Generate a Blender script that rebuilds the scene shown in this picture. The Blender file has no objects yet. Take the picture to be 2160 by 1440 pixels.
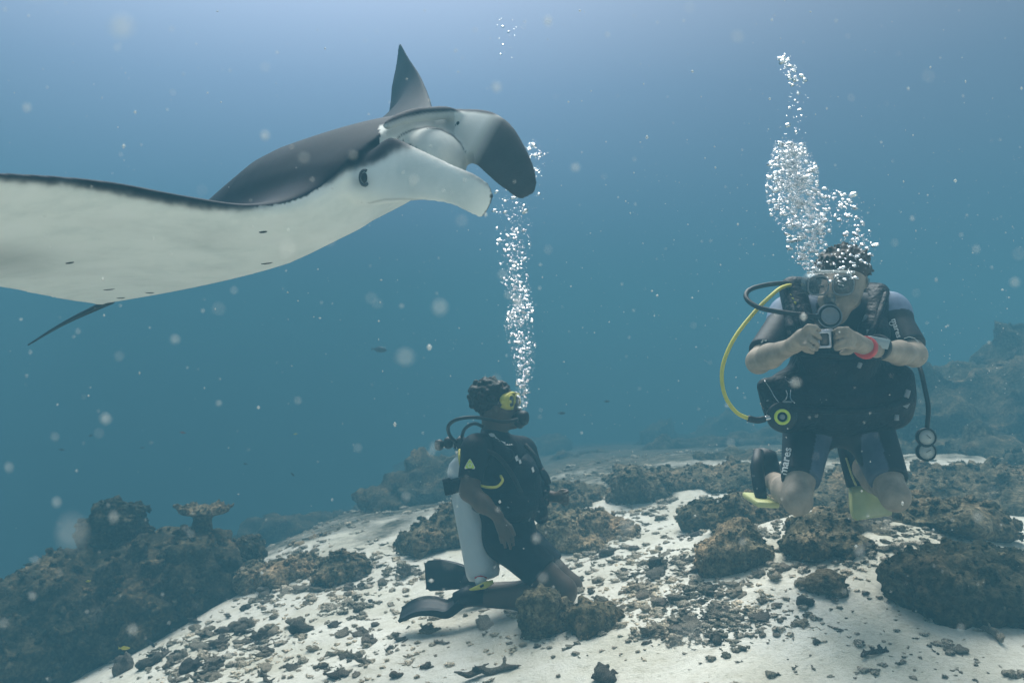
import bpy, bmesh, math, random
import numpy as np
from mathutils import Vector, Matrix, noise
from mathutils.bvhtree import BVHTree

# ------------------------------------------------------------------ camera, light, exposure
S = bpy.context.scene
COL = S.collection
CAMZ = 1.4
F = 1680.0                                   # focal length in photograph pixels (28 mm on a 36 mm film)
cam_d = bpy.data.cameras.new('camera')
cam = bpy.data.objects.new('camera', cam_d); COL.objects.link(cam)
cam.location = (0, 0, CAMZ); cam.rotation_euler = (math.radians(90), 0, 0)
cam_d.lens = 28.0; cam_d.sensor_width = 36.0
cam_d.clip_start = 0.02; cam_d.clip_end = 400
cam_d.dof.use_dof = True; cam_d.dof.focus_distance = 3.0; cam_d.dof.aperture_fstop = 4.2
S.camera = cam

SUN_EL, SUN_AZ = 60.0, 175.0                 # high sun, behind the divers
W = bpy.data.worlds.new('World'); S.world = W; W.use_nodes = True
nt = W.node_tree; nt.nodes.clear()
def _n(tree, t, **kw):
    n = tree.nodes.new(t)
    for k, v in kw.items(): setattr(n, k, v)
    return n
sky = _n(nt, 'ShaderNodeTexSky', sky_type='NISHITA', sun_disc=False)
sky.sun_elevation = math.radians(SUN_EL); sky.sun_rotation = math.radians(SUN_AZ)
up = _n(nt, 'ShaderNodeCombineXYZ'); up.inputs[2].default_value = 1.0      # daylight enters the sea from overhead
nt.links.new(up.outputs[0], sky.inputs[0])
tc = _n(nt, 'ShaderNodeTexCoord'); sx = _n(nt, 'ShaderNodeSeparateXYZ')
nt.links.new(tc.outputs['Generated'], sx.inputs[0])
mr = _n(nt, 'ShaderNodeMapRange'); mr.inputs[1].default_value = -1; mr.inputs[2].default_value = 1
nt.links.new(sx.outputs[2], mr.inputs[0])
ramp = _n(nt, 'ShaderNodeValToRGB')          # how much of it is left after the water in that direction
nt.links.new(mr.outputs[0], ramp.inputs[0])
WATER = [(-1.0, (.030, .085, .100)), (-.30, (.028, .100, .125)), (-.10, (.034, .150, .195)), (.0, (.115, .30, .44)),
         (.15, (.240, .44, .66)), (.30, (.390, .565, .80)), (.42, (.62, .75, .95)), (.62, (.85, 1.05, 1.12)), (1.0, (1.55, 1.70, 1.62))]
el = ramp.color_ramp.elements
while len(el) < len(WATER): el.new(0.5)
for e, (z, c) in zip(el, WATER):
    e.position = (z + 1) / 2; e.color = (*[v / 1.7 for v in c], 1)
mul = _n(nt, 'ShaderNodeMix', data_type='RGBA', blend_type='MULTIPLY'); mul.inputs['Factor'].default_value = 1
nt.links.new(ramp.outputs[0], mul.inputs['A'])
norm = _n(nt, 'ShaderNodeMix', data_type='RGBA', blend_type='MULTIPLY'); norm.inputs['Factor'].default_value = 1
norm.inputs['B'].default_value = (3.26, 2.62, 1.84, 1)
nt.links.new(sky.outputs[0], norm.inputs['A'])
nt.links.new(norm.outputs['Result'], mul.inputs['B'])
# the water glows more towards the sun
vs = _n(nt, 'ShaderNodeVectorMath', operation='DOT_PRODUCT'); vs.inputs[1].default_value = (-.20, .64, .74)
nt.links.new(tc.outputs['Generated'], vs.inputs[0])
mx0 = _n(nt, 'ShaderNodeMath', operation='MAXIMUM'); mx0.inputs[1].default_value = 0; nt.links.new(vs.outputs['Value'], mx0.inputs[0])
pw = _n(nt, 'ShaderNodeMath', operation='POWER'); pw.inputs[1].default_value = 7; nt.links.new(mx0.outputs[0], pw.inputs[0])
gl = _n(nt, 'ShaderNodeMath', operation='MULTIPLY_ADD'); gl.inputs[1].default_value = 1.45; gl.inputs[2].default_value = .52; nt.links.new(pw.outputs[0], gl.inputs[0])
bg = _n(nt, 'ShaderNodeBackground'); bg.inputs[1].default_value = 0.15
wo = _n(nt, 'ShaderNodeOutputWorld')
glow = _n(nt, 'ShaderNodeVectorMath', operation='SCALE'); nt.links.new(mul.outputs['Result'], glow.inputs[0]); nt.links.new(gl.outputs[0], glow.inputs['Scale'])
nt.links.new(glow.outputs[0], bg.inputs[0]); nt.links.new(bg.outputs[0], wo.inputs[0])

sun_d = bpy.data.lights.new('sun', 'SUN'); sun_d.energy = 5.0; sun_d.angle = math.radians(45); sun_d.color = (1.0, .99, .93)
sun = bpy.data.objects.new('sun', sun_d); COL.objects.link(sun)
_d = Vector((math.sin(math.radians(SUN_AZ)) * -1, -math.cos(math.radians(SUN_AZ)), 0)) * math.cos(math.radians(SUN_EL)) + Vector((0, 0, math.sin(math.radians(SUN_EL))))
sun.rotation_euler = _d.to_track_quat('Z', 'Y').to_euler()

S.view_settings.view_transform = 'Standard'; S.view_settings.look = 'None'
S.view_settings.exposure = 0.68; S.view_settings.gamma = 1.0; S.view_settings.use_curve_mapping = False
S.render.engine = 'CYCLES'
S.cycles.use_denoising = True
S.cycles.max_bounces = 8; S.cycles.diffuse_bounces = 3; S.cycles.glossy_bounces = 3
S.cycles.transmission_bounces = 6; S.cycles.volume_bounces = 2; S.cycles.transparent_max_bounces = 24
S.cycles.caustics_reflective = False; S.cycles.caustics_refractive = False
S.cycles.sample_clamp_indirect = 4.0

# ------------------------------------------------------------------ helpers
def P(px, py, d):
    """a point at d metres in front of the camera that the photograph shows at (px, py)"""
    return Vector(((px - 1080) / F * d, d, CAMZ + (720 - py) / F * d))

def mesh_obj(name, V, Fc, mat=None, parent=None, smooth=True):
    me = bpy.data.meshes.new(name); me.from_pydata([tuple(v) for v in V], [], [tuple(f) for f in Fc]); me.update()
    if smooth: me.polygons.foreach_set('use_smooth', [True] * len(me.polygons))
    if mat: me.materials.append(mat)
    o = bpy.data.objects.new(name, me); COL.objects.link(o)
    if parent: attach(o, parent)
    return o

def attach(o, parent):
    o.parent = parent
    bpy.context.view_layer.update()
    o.matrix_parent_inverse = parent.matrix_world.inverted()

def empty(name, loc):
    o = bpy.data.objects.new(name, None); COL.objects.link(o); o.location = loc; o.empty_display_size = .1
    bpy.context.view_layer.update()
    return o

def tag(o, label=None, cat=None, group=None, kind=None):
    if label: o['label'] = label
    if cat: o['category'] = cat
    if group: o['group'] = group
    if kind: o['kind'] = kind
    return o

class MB:
    """collects geometry for ONE mesh"""
    def __init__(s): s.V = []; s.F = []
    def add(s, V, Fc):
        n = len(s.V); s.V += [tuple(v) for v in V]; s.F += [tuple(i + n for i in f) for f in Fc]; return s
    def grid(s, rows, closed=True, caps=True):
        """rows of equally many points; closed: each row is a ring"""
        m = len(rows[0]); V = [p for r in rows for p in r]; Fc = []
        for i in range(len(rows) - 1):
            for j in range(m if closed else m - 1):
                k = (j + 1) % m
                Fc.append((i * m + j, i * m + k, (i + 1) * m + k, (i + 1) * m + j))
        if caps and closed:
            Fc.append(tuple(range(m))[::-1]); n = (len(rows) - 1) * m; Fc.append(tuple(range(n, n + m)))
        return s.add(V, Fc)
    def tube(s, pts, r, seg=10, sx=1.0, sy=1.0):
        pts = [Vector(p) for p in pts]; n = len(pts)
        rr = r if isinstance(r, (list, tuple)) else [r] * n
        rows = []; ref = None
        for i, p in enumerate(pts):
            t = (pts[min(i + 1, n - 1)] - pts[max(i - 1, 0)]).normalized()
            if ref is None: ref = Vector((0, 0, 1)) if abs(t.z) < .9 else Vector((1, 0, 0))
            a = (ref - t * ref.dot(t)).normalized(); b = t.cross(a); ref = a
            rows.append([p + (a * math.cos(q) * sx + b * math.sin(q) * sy) * rr[i] for q in (2 * math.pi * k / seg for k in range(seg))])
        return s.grid(rows)
    def ell(s, c, rad, R=None, nu=14, nv=10):
        c = Vector(c); rad = rad if hasattr(rad, '__len__') else (rad,) * 3; R = R or Matrix.Identity(3)
        V = [c + R @ Vector((0, 0, rad[2]))]; Fc = []
        for i in range(1, nv):
            t = math.pi * i / nv
            for j in range(nu):
                q = 2 * math.pi * j / nu
                V.append(c + R @ Vector((rad[0] * math.sin(t) * math.cos(q), rad[1] * math.sin(t) * math.sin(q), rad[2] * math.cos(t))))
        V.append(c + R @ Vector((0, 0, -rad[2]))); L = len(V) - 1
        for j in range(nu): Fc.append((0, 1 + j, 1 + (j + 1) % nu)); Fc.append((L, L - nu + (j + 1) % nu, L - nu + j))
        for i in range(nv - 2):
            for j in range(nu):
                a = 1 + i * nu; k = (j + 1) % nu
                Fc.append((a + j, a + nu + j, a + nu + k, a + k))
        return s.add(V, Fc)
    def box(s, c, dims, R=None, bev=.2):
        """box with chamfered corners"""
        c = Vector(c); R = R or Matrix.Identity(3); x, y, z = [d / 2 for d in dims]; b = min(x, y, z) * bev
        rows = []
        for zz, q in ((-z, b), (-z + b, 0), (z - b, 0), (z, b)):
            X, Y = x - q, y - q
            rows.append([c + R @ Vector(p) for p in ((X - b, -Y, zz), (X, -Y + b, zz), (X, Y - b, zz), (X - b, Y, zz), (-X + b, Y, zz), (-X, Y - b, zz), (-X, -Y + b, zz), (-X + b, -Y, zz))])
        return s.grid(rows)
    def build(s, name, mat=None, parent=None, smooth=True): return mesh_obj(name, s.V, s.F, mat, parent, smooth)

def spline(pts, n):
    """Catmull-Rom through pts (tuples of any length), n samples"""
    A = np.array([list(p) for p in pts], float); m = len(A)
    A = np.vstack([2 * A[0] - A[1], A, 2 * A[-1] - A[-2]]); out = []
    for q in np.linspace(0, m - 1, n):
        i = min(int(q), m - 2); t = q - i; p0, p1, p2, p3 = A[i:i + 4]
        out.append(.5 * (2 * p1 + (p2 - p0) * t + (2 * p0 - 5 * p1 + 4 * p2 - p3) * t * t + (3 * p1 - p0 - 3 * p2 + p3) * t ** 3))
    return np.array(out)

def frame(z, x=None):
    """rotation whose local Z is z and whose local X is near x"""
    z = Vector(z).normalized(); x = Vector(x) if x is not None else (Vector((1, 0, 0)) if abs(z.x) < .9 else Vector((0, 1, 0)))
    x = (x - z * x.dot(z)).normalized(); y = z.cross(x)
    return Matrix((x, y, z)).transposed()

class SDF:
    """smooth union of limbs and masses sampled on a grid and skinned as one surface"""
    def __init__(s, lo, hi, h):
        s.lo = np.array(lo, float); s.h = h; s.n = np.ceil((np.array(hi) - s.lo) / h).astype(int) + 1
        s.d = np.full(s.n, .5, np.float32)
    def _loc(s, lo, hi):
        a = np.clip(np.floor((np.array(lo) - s.lo) / s.h).astype(int), 0, s.n - 1); b = np.clip(np.ceil((np.array(hi) - s.lo) / s.h).astype(int) + 1, 1, s.n)
        if (b <= a).any(): return None
        X = [(s.lo[i] + s.h * np.arange(a[i], b[i])).astype(np.float32) for i in range(3)]
        return (slice(a[0], b[0]), slice(a[1], b[1]), slice(a[2], b[2])), X[0][:, None, None], X[1][None, :, None], X[2][None, None, :]
    def _mix(s, sl, v, k, op):
        a = s.d[sl]
        if op == 'sub': v = -v
        if k <= 0: r = np.minimum(a, v) if op == 'add' else np.maximum(a, v)
        elif op == 'add':
            h = np.clip(.5 + .5 * (v - a) / k, 0, 1); r = v * (1 - h) + a * h - k * h * (1 - h)
        else:
            h = np.clip(.5 - .5 * (v - a) / k, 0, 1); r = v * (1 - h) + a * h + k * h * (1 - h)
        s.d[sl] = r
    def cone(s, a, b, ra, rb, k=.02, flat=None, op='add', grow=0, cut=False):
        """tapered limb; flat=(axis, f): cross-section f times thinner along axis"""
        a = np.array(a, float); b = np.array(b, float); ra += grow; rb += grow; R = max(ra, rb) + k + 3 * s.h
        L = s._loc(np.minimum(a, b) - R, np.maximum(a, b) + R)
        if L is None: return
        sl, X, Y, Z = L
        ab = b - a; l2 = max(float(ab @ ab), 1e-9)
        px, py, pz = X - a[0], Y - a[1], Z - a[2]
        t = np.clip((px * ab[0] + py * ab[1] + pz * ab[2]) / l2, 0, 1)
        qx, qy, qz = px - t * ab[0], py - t * ab[1], pz - t * ab[2]
        g = 1.0
        if flat:
            ax = np.array(Vector(flat[0]).normalized()); g = flat[1]; m = (qx * ax[0] + qy * ax[1] + qz * ax[2])
            qx, qy, qz = qx + m * ax[0] * (g - 1), qy + m * ax[1] * (g - 1), qz + m * ax[2] * (g - 1)
        v = np.sqrt(qx * qx + qy * qy + qz * qz) - (ra + (rb - ra) * t)
        if flat: v = v / (1 + (g - 1) * .35)
        if cut:                                   # a flat hem at b
            q = ab / math.sqrt(l2); v = np.maximum(v, (X - b[0]) * q[0] + (Y - b[1]) * q[1] + (Z - b[2]) * q[2])
        s._mix(sl, v, k, op)
    def ell(s, c, rad, R=None, k=.02, op='add', grow=0):
        c = np.array(c, float); rad = np.array(rad, float) + grow; M = np.array(R or Matrix.Identity(3)); q = rad.max() + k + 3 * s.h
        L = s._loc(c - q, c + q)
        if L is None: return
        sl, X, Y, Z = L; p = [X - c[0], Y - c[1], Z - c[2]]
        u = [(p[0] * M[0, i] + p[1] * M[1, i] + p[2] * M[2, i]) / rad[i] for i in range(3)]
        k0 = np.sqrt(u[0] ** 2 + u[1] ** 2 + u[2] ** 2); k1 = np.sqrt((u[0] / rad[0]) ** 2 + (u[1] / rad[1]) ** 2 + (u[2] / rad[2]) ** 2) + 1e-6
        s._mix(sl, np.where(k0 < .25, -rad.min(), k0 * (k0 - 1) / k1), k, op)
    def box(s, c, dims, R=None, rnd=.01, k=.01, op='add', grow=0):
        c = np.array(c, float); hd = np.array(dims, float) / 2 - rnd + grow; M = np.array(R or Matrix.Identity(3)); q = np.linalg.norm(hd) + k + 3 * s.h + rnd
        L = s._loc(c - q, c + q)
        if L is None: return
        sl, X, Y, Z = L; p = [X - c[0], Y - c[1], Z - c[2]]
        u = [np.abs(p[0] * M[0, i] + p[1] * M[1, i] + p[2] * M[2, i]) - hd[i] for i in range(3)]
        o = np.sqrt(sum(np.maximum(a, 0) ** 2 for a in u)) + np.minimum(np.maximum(np.maximum(u[0], u[1]), u[2]), 0) - rnd
        s._mix(sl, o, k, op)
    def keep(s, pt, nrm):
        """cut away everything on the side nrm points to"""
        _, X, Y, Z = s._loc(s.lo, s.lo + s.h * s.n); nrm = Vector(nrm).normalized()
        s.d = np.maximum(s.d, ((X - pt[0]) * nrm[0] + (Y - pt[1]) * nrm[1] + (Z - pt[2]) * nrm[2])).astype(np.float32)
    def mesh(s, relax=1):
        d = s.d; ins = d < 0
        nx, ny, nz = d.shape
        c = [ins[i:nx - 1 + i, j:ny - 1 + j, k:nz - 1 + k] for i in (0, 1) for j in (0, 1) for k in (0, 1)]
        tot = sum(a.astype(np.int8) for a in c); cell = np.argwhere((tot > 0) & (tot < 8))
        idx = -np.ones((nx - 1, ny - 1, nz - 1), np.int64); idx[tuple(cell.T)] = np.arange(len(cell))
        acc = np.zeros((len(cell), 3)); cnt = np.zeros(len(cell))
        for ax in range(3):
            for o in ((0, 0), (0, 1), (1, 0), (1, 1)):
                e0 = np.insert(np.array(o), ax, 0); e1 = e0.copy(); e1[ax] = 1
                a = d[tuple((cell + e0).T)]; b = d[tuple((cell + e1).T)]; m = (a < 0) != (b < 0)
                t = np.where(m, a / np.where(m, a - b, 1), 0)
                acc += np.where(m[:, None], e0 + t[:, None] * (e1 - e0), 0); cnt += m
        V = s.lo + s.h * (cell + acc / cnt[:, None]); Q = []
        for ax in range(3):
            u, w = [i for i in range(3) if i != ax]
            a = d.take(range(0, d.shape[ax] - 1), ax) < 0; b = d.take(range(1, d.shape[ax]), ax) < 0
            E = np.argwhere(a != b); E = E[(E[:, u] > 0) & (E[:, w] > 0) & (E[:, u] < s.n[u] - 1) & (E[:, w] < s.n[w] - 1)]
            fl = a[tuple(E.T)]; du = np.zeros(3, int); du[u] = 1; dw = np.zeros(3, int); dw[w] = 1
            q = np.stack([idx[tuple((E - du - dw).T)], idx[tuple((E - dw).T)], idx[tuple(E.T)], idx[tuple((E - du).T)]], 1)
            if ax == 1: fl = ~fl
            q[~fl] = q[~fl][:, ::-1]; Q.append(q)
        Q = np.vstack(Q); Q = Q[(Q >= 0).all(1)]
        for _ in range(relax):                    # light smoothing
            A = np.zeros_like(V); C = np.zeros(len(V))
            for i in range(4):
                p, r = Q[:, i], Q[:, (i + 1) % 4]
                for dim in range(3):
                    A[:, dim] += np.bincount(p, V[r, dim], len(V)) + np.bincount(r, V[p, dim], len(V))
                C += np.bincount(p, minlength=len(V)) + np.bincount(r, minlength=len(V))
            V = V * .5 + .5 * A / np.maximum(C, 1)[:, None]
        return V, Q

def np_mesh(name, V, Q, mat=None, parent=None):
    me = bpy.data.meshes.new(name)
    me.vertices.add(len(V)); me.vertices.foreach_set('co', np.asarray(V, np.float32).ravel())
    k = Q.shape[1]; me.loops.add(Q.size); me.loops.foreach_set('vertex_index', Q.astype(np.int32).ravel())
    me.polygons.add(len(Q)); me.polygons.foreach_set('loop_start', np.arange(0, Q.size, k, dtype=np.int32))
    me.update(calc_edges=True); me.validate()
    me.polygons.foreach_set('use_smooth', [True] * len(me.polygons))
    if mat: me.materials.append(mat)
    o = bpy.data.objects.new(name, me); COL.objects.link(o)
    if parent: attach(o, parent)
    return o

def sdf_obj(name, s, mat, parent=None, relax=1): V, Q = s.mesh(relax); return np_mesh(name, V, Q, mat, parent)

def vcol(me, name, vals):
    a = me.attributes.new(name, 'FLOAT', 'POINT'); a.data.foreach_set('value', np.asarray(vals, np.float32))

# ------------------------------------------------------------------ materials
def mat_new(name):
    m = bpy.data.materials.new(name); m.use_nodes = True; t = m.node_tree
    return m, t, t.nodes['Principled BSDF']
def lk(t, a, b): t.links.new(a, b)
def noise_node(t, scale, detail=4, rough=.6, coord='Object'):
    c = _n(t, 'ShaderNodeTexCoord'); n = _n(t, 'ShaderNodeTexNoise'); n.inputs['Scale'].default_value = scale
    n.inputs['Detail'].default_value = detail; n.inputs['Roughness'].default_value = rough
    lk(t, c.outputs[coord], n.inputs['Vector']); return n
def ramp_node(t, src, stops):
    r = _n(t, 'ShaderNodeValToRGB'); e = r.color_ramp.elements
    while len(e) < len(stops): e.new(.5)
    for q, (p, c) in zip(e, stops): q.position = p; q.color = (*c, 1)
    lk(t, src, r.inputs[0]); return r
def bump_node(t, src, strength, dist, bsdf):
    b = _n(t, 'ShaderNodeBump'); b.inputs['Strength'].default_value = strength; b.inputs['Distance'].default_value = dist
    lk(t, src, b.inputs['Height']); lk(t, b.outputs[0], bsdf.inputs['Normal']); return b
def plain(name, c, rough=.6, metal=0, var=.15, scale=30, bump=.15, dist=.002, spec=.3, trans=0, alpha=1):
    m, t, b = mat_new(name)
    n = noise_node(t, scale)
    r = ramp_node(t, n.outputs['Fac'], [(.3, [v * (1 - var) for v in c]), (.7, [min(1, v * (1 + var)) for v in c])])
    lk(t, r.outputs[0], b.inputs['Base Color'])
    b.inputs['Roughness'].default_value = rough; b.inputs['Metallic'].default_value = metal
    b.inputs['Specular IOR Level'].default_value = spec
    b.inputs['Transmission Weight'].default_value = trans; b.inputs['Alpha'].default_value = alpha
    if bump: bump_node(t, n.outputs['Fac'], bump, dist, b)
    return m

# ------------------------------------------------------------------ sea bed
GX = np.array([-40, -12, -8, -5, -2.9, -1.8, -.8, 0, .85, 1.5, 2.7, 5, 12, 40.])
GZ = np.array([-9, -5.2, -4.0, -2.95, -2.12, -1.64, -1.42, -1.27, -1.10, -1.00, -.96, -.85, -.6, -.3])
def _ss(x): return x * x * (3 - 2 * x)
_fx = np.linspace(-40, 40, 1601); _fz = np.interp(_fx, GX, GZ); _k = np.hanning(23); _k /= _k.sum(); _fz = np.convolve(np.pad(_fz, 11, 'edge'), _k, 'valid')
def ground_rel(x, y):
    z = np.interp(x, _fx, _fz)
    z = z + .16 * np.exp(-((x - 1.45) ** 2 / .7 + (y - 3.7) ** 2 / .5))
    z = z - .125 * np.sqrt(np.maximum(0, y - 6.2) ** 2 + .35) + .125 * math.sqrt(.35) - .05 * np.maximum(0, 2.4 - y)
    return z
def ground(x, y):
    x = float(x); y = float(y)
    z = float(ground_rel(x, y)) + CAMZ
    z += .055 * noise.noise(Vector((x * .8, y * .8, 3.1))) + .022 * noise.noise(Vector((x * 2.7, y * 2.7, 7.7))) + .007 * noise.noise(Vector((x * 9, y * 9, 1.7)))
    return z
def G(px, py):
    """where the photograph's pixel (px, py) meets the sea bed"""
    d = 1.2
    while d < 30:
        p = P(px, py, d)
        if p.z <= ground(p.x, p.y): break
        d += .04
    for _ in range(6):
        p = P(px, py, d); e = p.z - ground(p.x, p.y); d += e * .8 / max(.05, (py - 720) / F)
    p = P(px, py, d); p.z = ground(p.x, p.y); return p

m_sand, t, b = mat_new('coral_sand')
n1 = noise_node(t, 2.2, 6, .65); n2 = noise_node(t, 60, 5, .7); n3 = noise_node(t, 14, 5, .7)
r1 = ramp_node(t, n1.outputs['Fac'], [(.32, (.66, .63, .54)), (.62, (.82, .80, .72))])
r2 = ramp_node(t, n2.outputs['Fac'], [(.30, (.62, .60, .56)), (.46, (1, 1, 1))])
r3 = ramp_node(t, n3.outputs['Fac'], [(.30, (.78, .76, .72)), (.50, (1, 1, 1))])
mx = _n(t, 'ShaderNodeMix', data_type='RGBA', blend_type='MULTIPLY'); mx.inputs['Factor'].default_value = .7
lk(t, r1.outputs[0], mx.inputs['A']); lk(t, r2.outputs[0], mx.inputs['B'])
mx2 = _n(t, 'ShaderNodeMix', data_type='RGBA', blend_type='MULTIPLY'); mx2.inputs['Factor'].default_value = .8
lk(t, mx.outputs['Result'], mx2.inputs['A']); lk(t, r3.outputs[0], mx2.inputs['B'])
n4 = noise_node(t, .9, 9, .72); r4 = ramp_node(t, n4.outputs['Fac'], [(.46, (1, 1, 1)), (.60, (.86, .85, .80)), (.72, (.60, .60, .54))])
mx3 = _n(t, 'ShaderNodeMix', data_type='RGBA', blend_type='MULTIPLY'); mx3.inputs['Factor'].default_value = 1
lk(t, mx2.outputs['Result'], mx3.inputs['A']); lk(t, r4.outputs[0], mx3.inputs['B'])
# weedy reef brown beyond the sand flat, also painted to fade far sand like haze
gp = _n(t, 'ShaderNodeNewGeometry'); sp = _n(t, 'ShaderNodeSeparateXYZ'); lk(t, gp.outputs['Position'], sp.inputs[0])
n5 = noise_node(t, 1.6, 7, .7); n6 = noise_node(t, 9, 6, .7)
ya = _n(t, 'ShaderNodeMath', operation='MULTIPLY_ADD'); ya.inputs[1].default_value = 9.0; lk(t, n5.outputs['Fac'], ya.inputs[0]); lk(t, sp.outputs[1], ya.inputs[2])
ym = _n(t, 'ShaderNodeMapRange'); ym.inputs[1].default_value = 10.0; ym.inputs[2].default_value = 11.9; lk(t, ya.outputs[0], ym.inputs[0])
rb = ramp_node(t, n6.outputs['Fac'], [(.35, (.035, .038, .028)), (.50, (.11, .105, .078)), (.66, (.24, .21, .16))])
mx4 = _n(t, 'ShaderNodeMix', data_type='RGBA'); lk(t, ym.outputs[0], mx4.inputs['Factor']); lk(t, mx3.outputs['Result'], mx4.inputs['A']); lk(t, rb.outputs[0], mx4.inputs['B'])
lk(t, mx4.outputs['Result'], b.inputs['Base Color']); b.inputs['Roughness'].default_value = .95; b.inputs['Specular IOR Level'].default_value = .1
ad = _n(t, 'ShaderNodeMath', operation='ADD'); lk(t, n2.outputs['Fac'], ad.inputs[0]); lk(t, n3.outputs['Fac'], ad.inputs[1])
bump_node(t, ad.outputs[0], .8, .012, b)

xs = np.concatenate([-np.geomspace(60, 4.05, 40), np.linspace(-4, 4, 230), np.geomspace(4.05, 60, 40)])
ys = np.concatenate([np.linspace(-30, 1.2, 20), np.linspace(1.3, 8, 210), np.geomspace(8.05, 90, 60)])
V = [(x, y, ground(x, y)) for y in ys for x in xs]; nx = len(xs)
Fc = [(j * nx + i, j * nx + i + 1, (j + 1) * nx + i + 1, (j + 1) * nx + i) for j in range(len(ys) - 1) for i in range(nx - 1)]
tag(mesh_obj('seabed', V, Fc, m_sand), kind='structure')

# ------------------------------------------------------------------ the water's own haze
hz = bpy.data.materials.new('water_haze'); hz.use_nodes = True; t = hz.node_tree; t.nodes.clear()
pv = _n(t, 'ShaderNodeVolumePrincipled'); ho = _n(t, 'ShaderNodeOutputMaterial'); lk(t, pv.outputs[0], ho.inputs['Volume'])
pv.inputs['Color'].default_value = (.074, .208, .282, 1); pv.inputs['Density'].default_value = .122
pv.inputs['Anisotropy'].default_value = .08
mb = MB(); mb.box((0, 30, (3.05 - 22.95) / 2), (122, 122, 3.05 + 22.95), bev=.0001)
tag(mb.build('haze', hz, smooth=False), kind='stuff')
# ------------------------------------------------------------------ manta ray
def manta():
    LE = [(-640, 470, 1.12), (-420, 405, 1.28), (-200, 372, 1.45), (0, 368, 1.62), (220, 385, 1.85), (400, 418, 2.02), (520, 436, 2.12), (610, 428, 2.18),
          (680, 395, 2.22), (735, 345, 2.24), (795, 295, 2.30), (850, 256, 2.42), (910, 243, 2.55), (945, 240, 2.68),
          (930, 238, 2.85), (915, 232, 3.05), (905, 200, 3.3), (886, 158, 3.55), (862, 122, 3.8), (845, 92, 4.0)]
    TE = [(-660, 476, 1.2), (-440, 530, 1.55), (-220, 570, 2.0), (0, 603, 2.5), (95, 622, 2.8), (150, 632, 3.05), (185, 637, 3.22), (200, 640, 3.32),
          (206, 641, 3.36), (210, 641, 3.38), (212, 641, 3.4), (214, 641, 3.42), (216, 640, 3.43), (225, 636, 3.45),
          (260, 610, 3.5), (350, 550, 3.65), (560, 440, 3.9), (790, 300, 4.1), (830, 172, 4.15), (842, 96, 4.03)]
    TH = [.006, .014, .022, .030, .040, .048, .060, .082, .115, .15, .175, .185, .18, .16, .12, .08, .045, .026, .014, .006]
    # up vectors of each station
    U0 = Vector((-.42, -.31, .85)); UN = Vector((-.27, -.07, .88)); UF = Vector((-.54, -.55, .63))
    n = len(LE); U = []
    for i in range(n):
        if i < 7: U.append(UN)
        elif i < 11: U.append(UN.lerp(U0, (i - 6) / 4))
        elif i < 14: U.append(U0)
        else: U.append(U0.lerp(UF, min(1, (i - 13) / 4)))
    rows = [(*P(*LE[i]), *P(*TE[i]), TH[i], *U[i].normalized()) for i in range(n)]
    N = 120; R = spline(rows, N); mb = MB(); grid = []
    C = [.5 * (1 - math.cos(math.pi * q / 26)) for q in range(27)]
    for r in R:
        L = Vector(r[0:3]); T = Vector(r[3:6]); th = max(.003, r[6]); u = Vector(r[7:10]).normalized()
        f = min(1, max(0, (th - .05) / .12))              # blunt where the body is thick
        ring = []
        def prof(c, low):
            thin = 2.2 * (1.1 * math.sqrt(c) - 1.1 * c) if c > 0 else 0
            body = (min(1, c / (.10 if low else .30)) ** (.5 if low else .62)) * (1 - max(0, (c - .30) / .70) ** 1.25) if c > 0 else 0
            w = thin * (1 - f) + body * f
            return max(w, .06 * (c < .97))
        for c in C: ring.append(L.lerp(T, c) + u * max(th * prof(c, 0) * (1 - .24 * f), .0065 if 0 < c < 1 else 0))
        for c in C[::-1][1:-1]: ring.append(L.lerp(T, c) - u * max(th * prof(c, 1) * (1.05 + .12 * f), .0065))
        grid.append(ring)
    mb.grid(grid)
    def paddle(secs, m=40, ns=22):
        """sections: centre, half-width vector, half-thickness vector"""
        A = spline([(*c, *a, *b) for c, a, b in secs], m); rows = []
        for r in A:
            c, a, b = Vector(r[0:3]), Vector(r[3:6]), Vector(r[6:9])
            rows.append([c + a * math.cos(q) + b * math.sin(q) for q in (2 * math.pi * k / ns for k in range(ns))])
        mb.grid(rows)
    def sec(pt, pb, th):
        a, b_ = P(*pt), P(*pb); c = (a + b_) / 2; h = (a - b_) / 2
        nrm = h.cross(Vector((1, -.3, -.2))).normalized()
        return c, h, nrm * th
    # near cephalic fin: top edge / bottom edge pairs running from the cheek to the tip
    paddle([sec((730, 370, 2.36), (745, 430, 2.36), .08), sec((785, 325, 2.30), (795, 430, 2.27), .060), sec((826, 291, 2.25), (842, 426, 2.20), .040),
            sec((876, 310, 2.15), (888, 423, 2.13), .030), sec((960, 349, 2.05), (945, 430, 2.08), .022), sec((1005, 368, 2.02), (985, 447, 2.05), .018),
            sec((1032, 388, 2.02), (1004, 458, 2.05), .014), sec((1041, 408, 2.03), (1016, 461, 2.05), .009), sec((1040, 422, 2.03), (1022, 457, 2.05), .004)])
    # far cephalic fin
    paddle([sec((925, 236, 2.66), (925, 340, 2.60), .07), sec((980, 232, 2.60), (975, 345, 2.55), .05), sec((1035, 235, 2.52), (1000, 347, 2.50), .034),
            sec((1078, 262, 2.46), (1022, 364, 2.45), .028), sec((1108, 308, 2.42), (1046, 386, 2.42), .024), sec((1127, 352, 2.40), (1068, 402, 2.40), .020),
            sec((1133, 385, 2.39), (1086, 416, 2.39), .015), sec((1128, 406, 2.39), (1100, 421, 2.39), .008)])
    # lower jaw swelling, upper lip arc
    mb.ell(P(912, 345, 2.55), (.110, .165, .108), None, 28, 20)
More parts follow.
